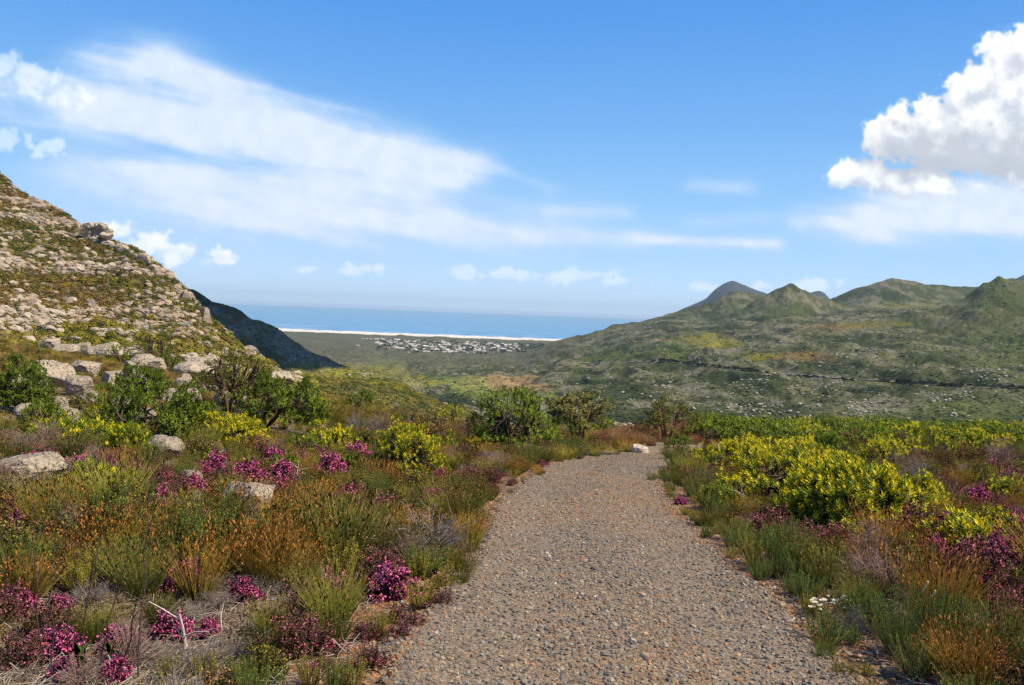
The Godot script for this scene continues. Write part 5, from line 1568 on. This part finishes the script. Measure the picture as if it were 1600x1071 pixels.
func small_things() -> void:
	rng.seed = 91
	var bark := Color(0.62, 0.57, 0.51)
	branch("dead_branch", [[500, 893], [520, 880], [545, 860], [562, 845], [585, 838]], [0, 0.05, 0.1, 0.2, 0.3], 0.022, 0.010, bark, "thick pale dead branch leaning on dry brush near the track", "", 4)
	branch("dead_branch", [[375, 884], [392, 884], [408, 883]], [0, 0, 0], 0.012, 0.008, bark, "short white stick lying in the dry brush")
	branch("dead_branch", [[290, 1015], [286, 985], [280, 960]], [0, 0, 0], 0.010, 0.005, bark, "forked grey stem standing below the pink heather", "", 3)
	branch("dead_branch", [[340, 988], [370, 1000], [400, 1005], [430, 1000]], [0, 0, 0, 0], 0.008, 0.004, bark, "long thin grey stick lying beside the pink heather", "", 3)
	branch("dead_branch", [[545, 775], [560, 800], [578, 815]], [0, 0, 0.1], 0.012, 0.006, bark, "white branching twig among reeds beside the feathery green shrub", "", 7)
	branch("dead_branch", [[462, 758], [464, 740], [466, 722]], [0, 0, 0], 0.010, 0.005, bark, "thin white forked stem behind the smooth boulder", "", 4)
	branch("dead_branch", [[605, 674], [606, 655], [608, 645]], [0, 0, 0], 0.014, 0.007, bark, "short white dead stem rising behind the yellow-green dome", "", 2)
	branch("dead_branch", [[1168, 806], [1170, 785], [1160, 770]], [0, 0, 0], 0.012, 0.006, bark, "pale forked dead stem in front of the bright yellow bush", "", 6)
	var dk := Color(0.085, 0.06, 0.05)
	var g := "dark bare shoots rising from the heath"
	for q in [[[62, 1050], [58, 960], [52, 860], [54, 800]], [[100, 1065], [108, 980], [113, 900], [118, 850]], [[180, 1071], [200, 1000], [212, 940], [245, 900], [284, 862]], [[150, 1060], [165, 990], [182, 935], [195, 890]], [[2, 1000], [10, 900], [4, 850]], [[85, 1071], [78, 940], [86, 830]], [[216, 1071], [222, 940], [228, 830], [232, 770]], [[120, 1060], [140, 930], [160, 830]]]:
		var lift := []
		var fine := []
		for k in q.size() - 1:
			for j in 3: fine.append([lerpf(q[k][0], q[k + 1][0], j / 3.0) + f01(-5, 5), lerpf(q[k][1], q[k + 1][1], j / 3.0)])
		fine.append(q[-1])
		q = fine
		for k in q.size(): lift.append(f01(-0.03, 0.03))
		branch("bare_shoot", q, lift, 0.0038, 0.0018, vary(dk, 0.3), "thin dark bare shoot rising above the heath near the track", g, 5)
	# broad-leaved shoots at the lower left
	for q in [[125, 1075, 0.17, "broad-leaved bright green shoot with several upright leaves"], [172, 1045, 0.12, "single broad green leaf shoot beside a dark bare stem"], [107, 925, 0.13, "small broad-leaved shoot in front of the dark gap in the heath"], [58, 985, 0.09, "tiny green shoot beside a dark bare stem"]]:
		var p := on_ground(q[0], minf(q[1], 1068))
		var b := MB.new()
		for k in 7:
			var a := k * 2.4
			var d := Vector3(cos(a) * 0.4, 1.0, sin(a) * 0.4).normalized()
			b.leaf(Vector3(0, q[2] * 0.12 * k, 0), d, d.cross(Vector3(cos(a), 0, sin(a))).normalized(), q[2] * 0.6, q[2] * 0.13, vary(Color(0.16, 0.30, 0.05), 0.15), Color(0.18, 0.33, 0.06))
		var o := top("broad_leaf_plant")
		o.position = p
		part(o, "foliage", b.commit(M.leaf))
		var s := MB.new()
		s.tube([Vector3(0, -0.04, 0), Vector3(0.01, q[2], 0)], 0.006, 0.003, Color(0.1, 0.12, 0.04), 5)
		part(o, "stem", s.commit(M.twig))
		tag(o, q[3], "plant")
	# small flowers: yellow daisies, white everlastings, blue lobelias
	var daisy := func(u: float, w: float, size: float, col: Color, eye_col: Color, called: String, label: String, group: String, up: float) -> void:
		var p := on_ground(u, w)
		var k := -p.z / F
		var o := top(called)
		o.position = p
		var s := MB.new()
		s.tube([Vector3(0, -0.02, 0), Vector3(0.01, up * k * 0.6, 0.01), Vector3(0.0, up * k, 0.0)], 0.003, 0.0018, Color(0.14, 0.16, 0.05), 4)
		part(o, "stem", s.commit(M.twig))
		var h := MB.new()
		var r := size * k
		for j in 14:
			var a := TAU * j / 14
			var e := Vector3(cos(a), 0.25, sin(a)).normalized()
			h.leaf(Vector3(0, up * k, 0), e, Vector3(-sin(a), 0, cos(a)), r, r * 0.2, vary(col, 0.1), vary(col, 0.1))
		var hd := part(o, "flower", h.commit(M.petal))
		var c := MB.new()
		for j in 8:
			var a := TAU * j / 8
			c.tri(Vector3(0, up * k + r * 0.35, 0), Vector3(cos(a), 0, sin(a)) * r * 0.35 + Vector3(0, up * k + r * 0.15, 0), Vector3(cos(a + TAU / 8), 0, sin(a + TAU / 8)) * r * 0.35 + Vector3(0, up * k + r * 0.15, 0), eye_col)
		part(hd, "disc", c.commit(M.petal))
		hd.rotation = Vector3(0.15, 0, 0)
		tag(o, label, "flower", group)
	var yel := Color(0.75, 0.48, 0.01)
	daisy.call(146, 872, 5.5, yel, Color(0.5, 0.25, 0.01), "daisy", "bright yellow daisy above dark reeds", "", 30)
	daisy.call(160, 840, 3.0, yel, Color(0.5, 0.25, 0.01), "daisy", "small yellow daisy behind the brighter one", "yellow daisies", 28)
	daisy.call(149, 850, 2.4, yel, Color(0.5, 0.25, 0.01), "daisy", "tiny yellow daisy behind the brighter one", "yellow daisies", 20)
	for k in 26:
		var u := 1298.0 + f01(-38, 38)
		daisy.call(u, 962 + f01(-6, 6) - (u - 1298.0) * 0.12, f01(2.6, 5.0), Color(0.72, 0.70, 0.64), Color(0.45, 0.36, 0.16), "white_flower", "small white papery flower of the cluster at the track's edge", "white flowers at the track's edge", f01(12, 32))
	for q in [[1446, 1040], [1452, 1042]]:
		daisy.call(q[0], q[1], 3.0, Color(0.72, 0.70, 0.64), Color(0.45, 0.36, 0.16), "white_flower", "small white flower under the spiky shrub", "white flowers under the spiky shrub", 16)
	for q in [[427, 948], [478, 950], [95, 1005]]:
		daisy.call(q[0], q[1], 2.4, Color(0.16, 0.18, 0.6), Color(0.6, 0.6, 0.6), "blue_flower", "tiny blue flower in the dry brush", "blue flowers in the dry brush", 12)
	for q in [[1438, 945, 12, "cream flower spike standing in the spiky shrub"], [1452, 955, 9, "smaller cream flower spike beside the other"]]:
		var p := on_ground(q[0], 1000)
		var k := -p.z / F
		var o := top("flower_spike")
		o.position = p
		var s := MB.new()
		var hgt: float = (1000 - q[1] + 22) * k
		s.tube([Vector3(0, -0.02, 0), Vector3(0.0, hgt, 0)], 0.004, 0.003, Color(0.14, 0.16, 0.05), 4)
		part(o, "stem", s.commit(M.twig))
		var h := MB.new()
		for j in 60:
			var a := j * 2.4
			var e := Vector3(cos(a), 1.1, sin(a)).normalized()
			h.leaf(Vector3(0.35 * q[2] * k * 2.0 * j / 60.0, hgt + q[2] * k * 1.3 * j / 60.0, 0), e, Vector3(-sin(a), 0, cos(a)), q[2] * k * 0.3, q[2] * k * 0.08, Color(0.62, 0.56, 0.4), Color(0.66, 0.6, 0.45))
		part(o, "flower", h.commit(M.petal))
		tag(o, q[3], "flower")
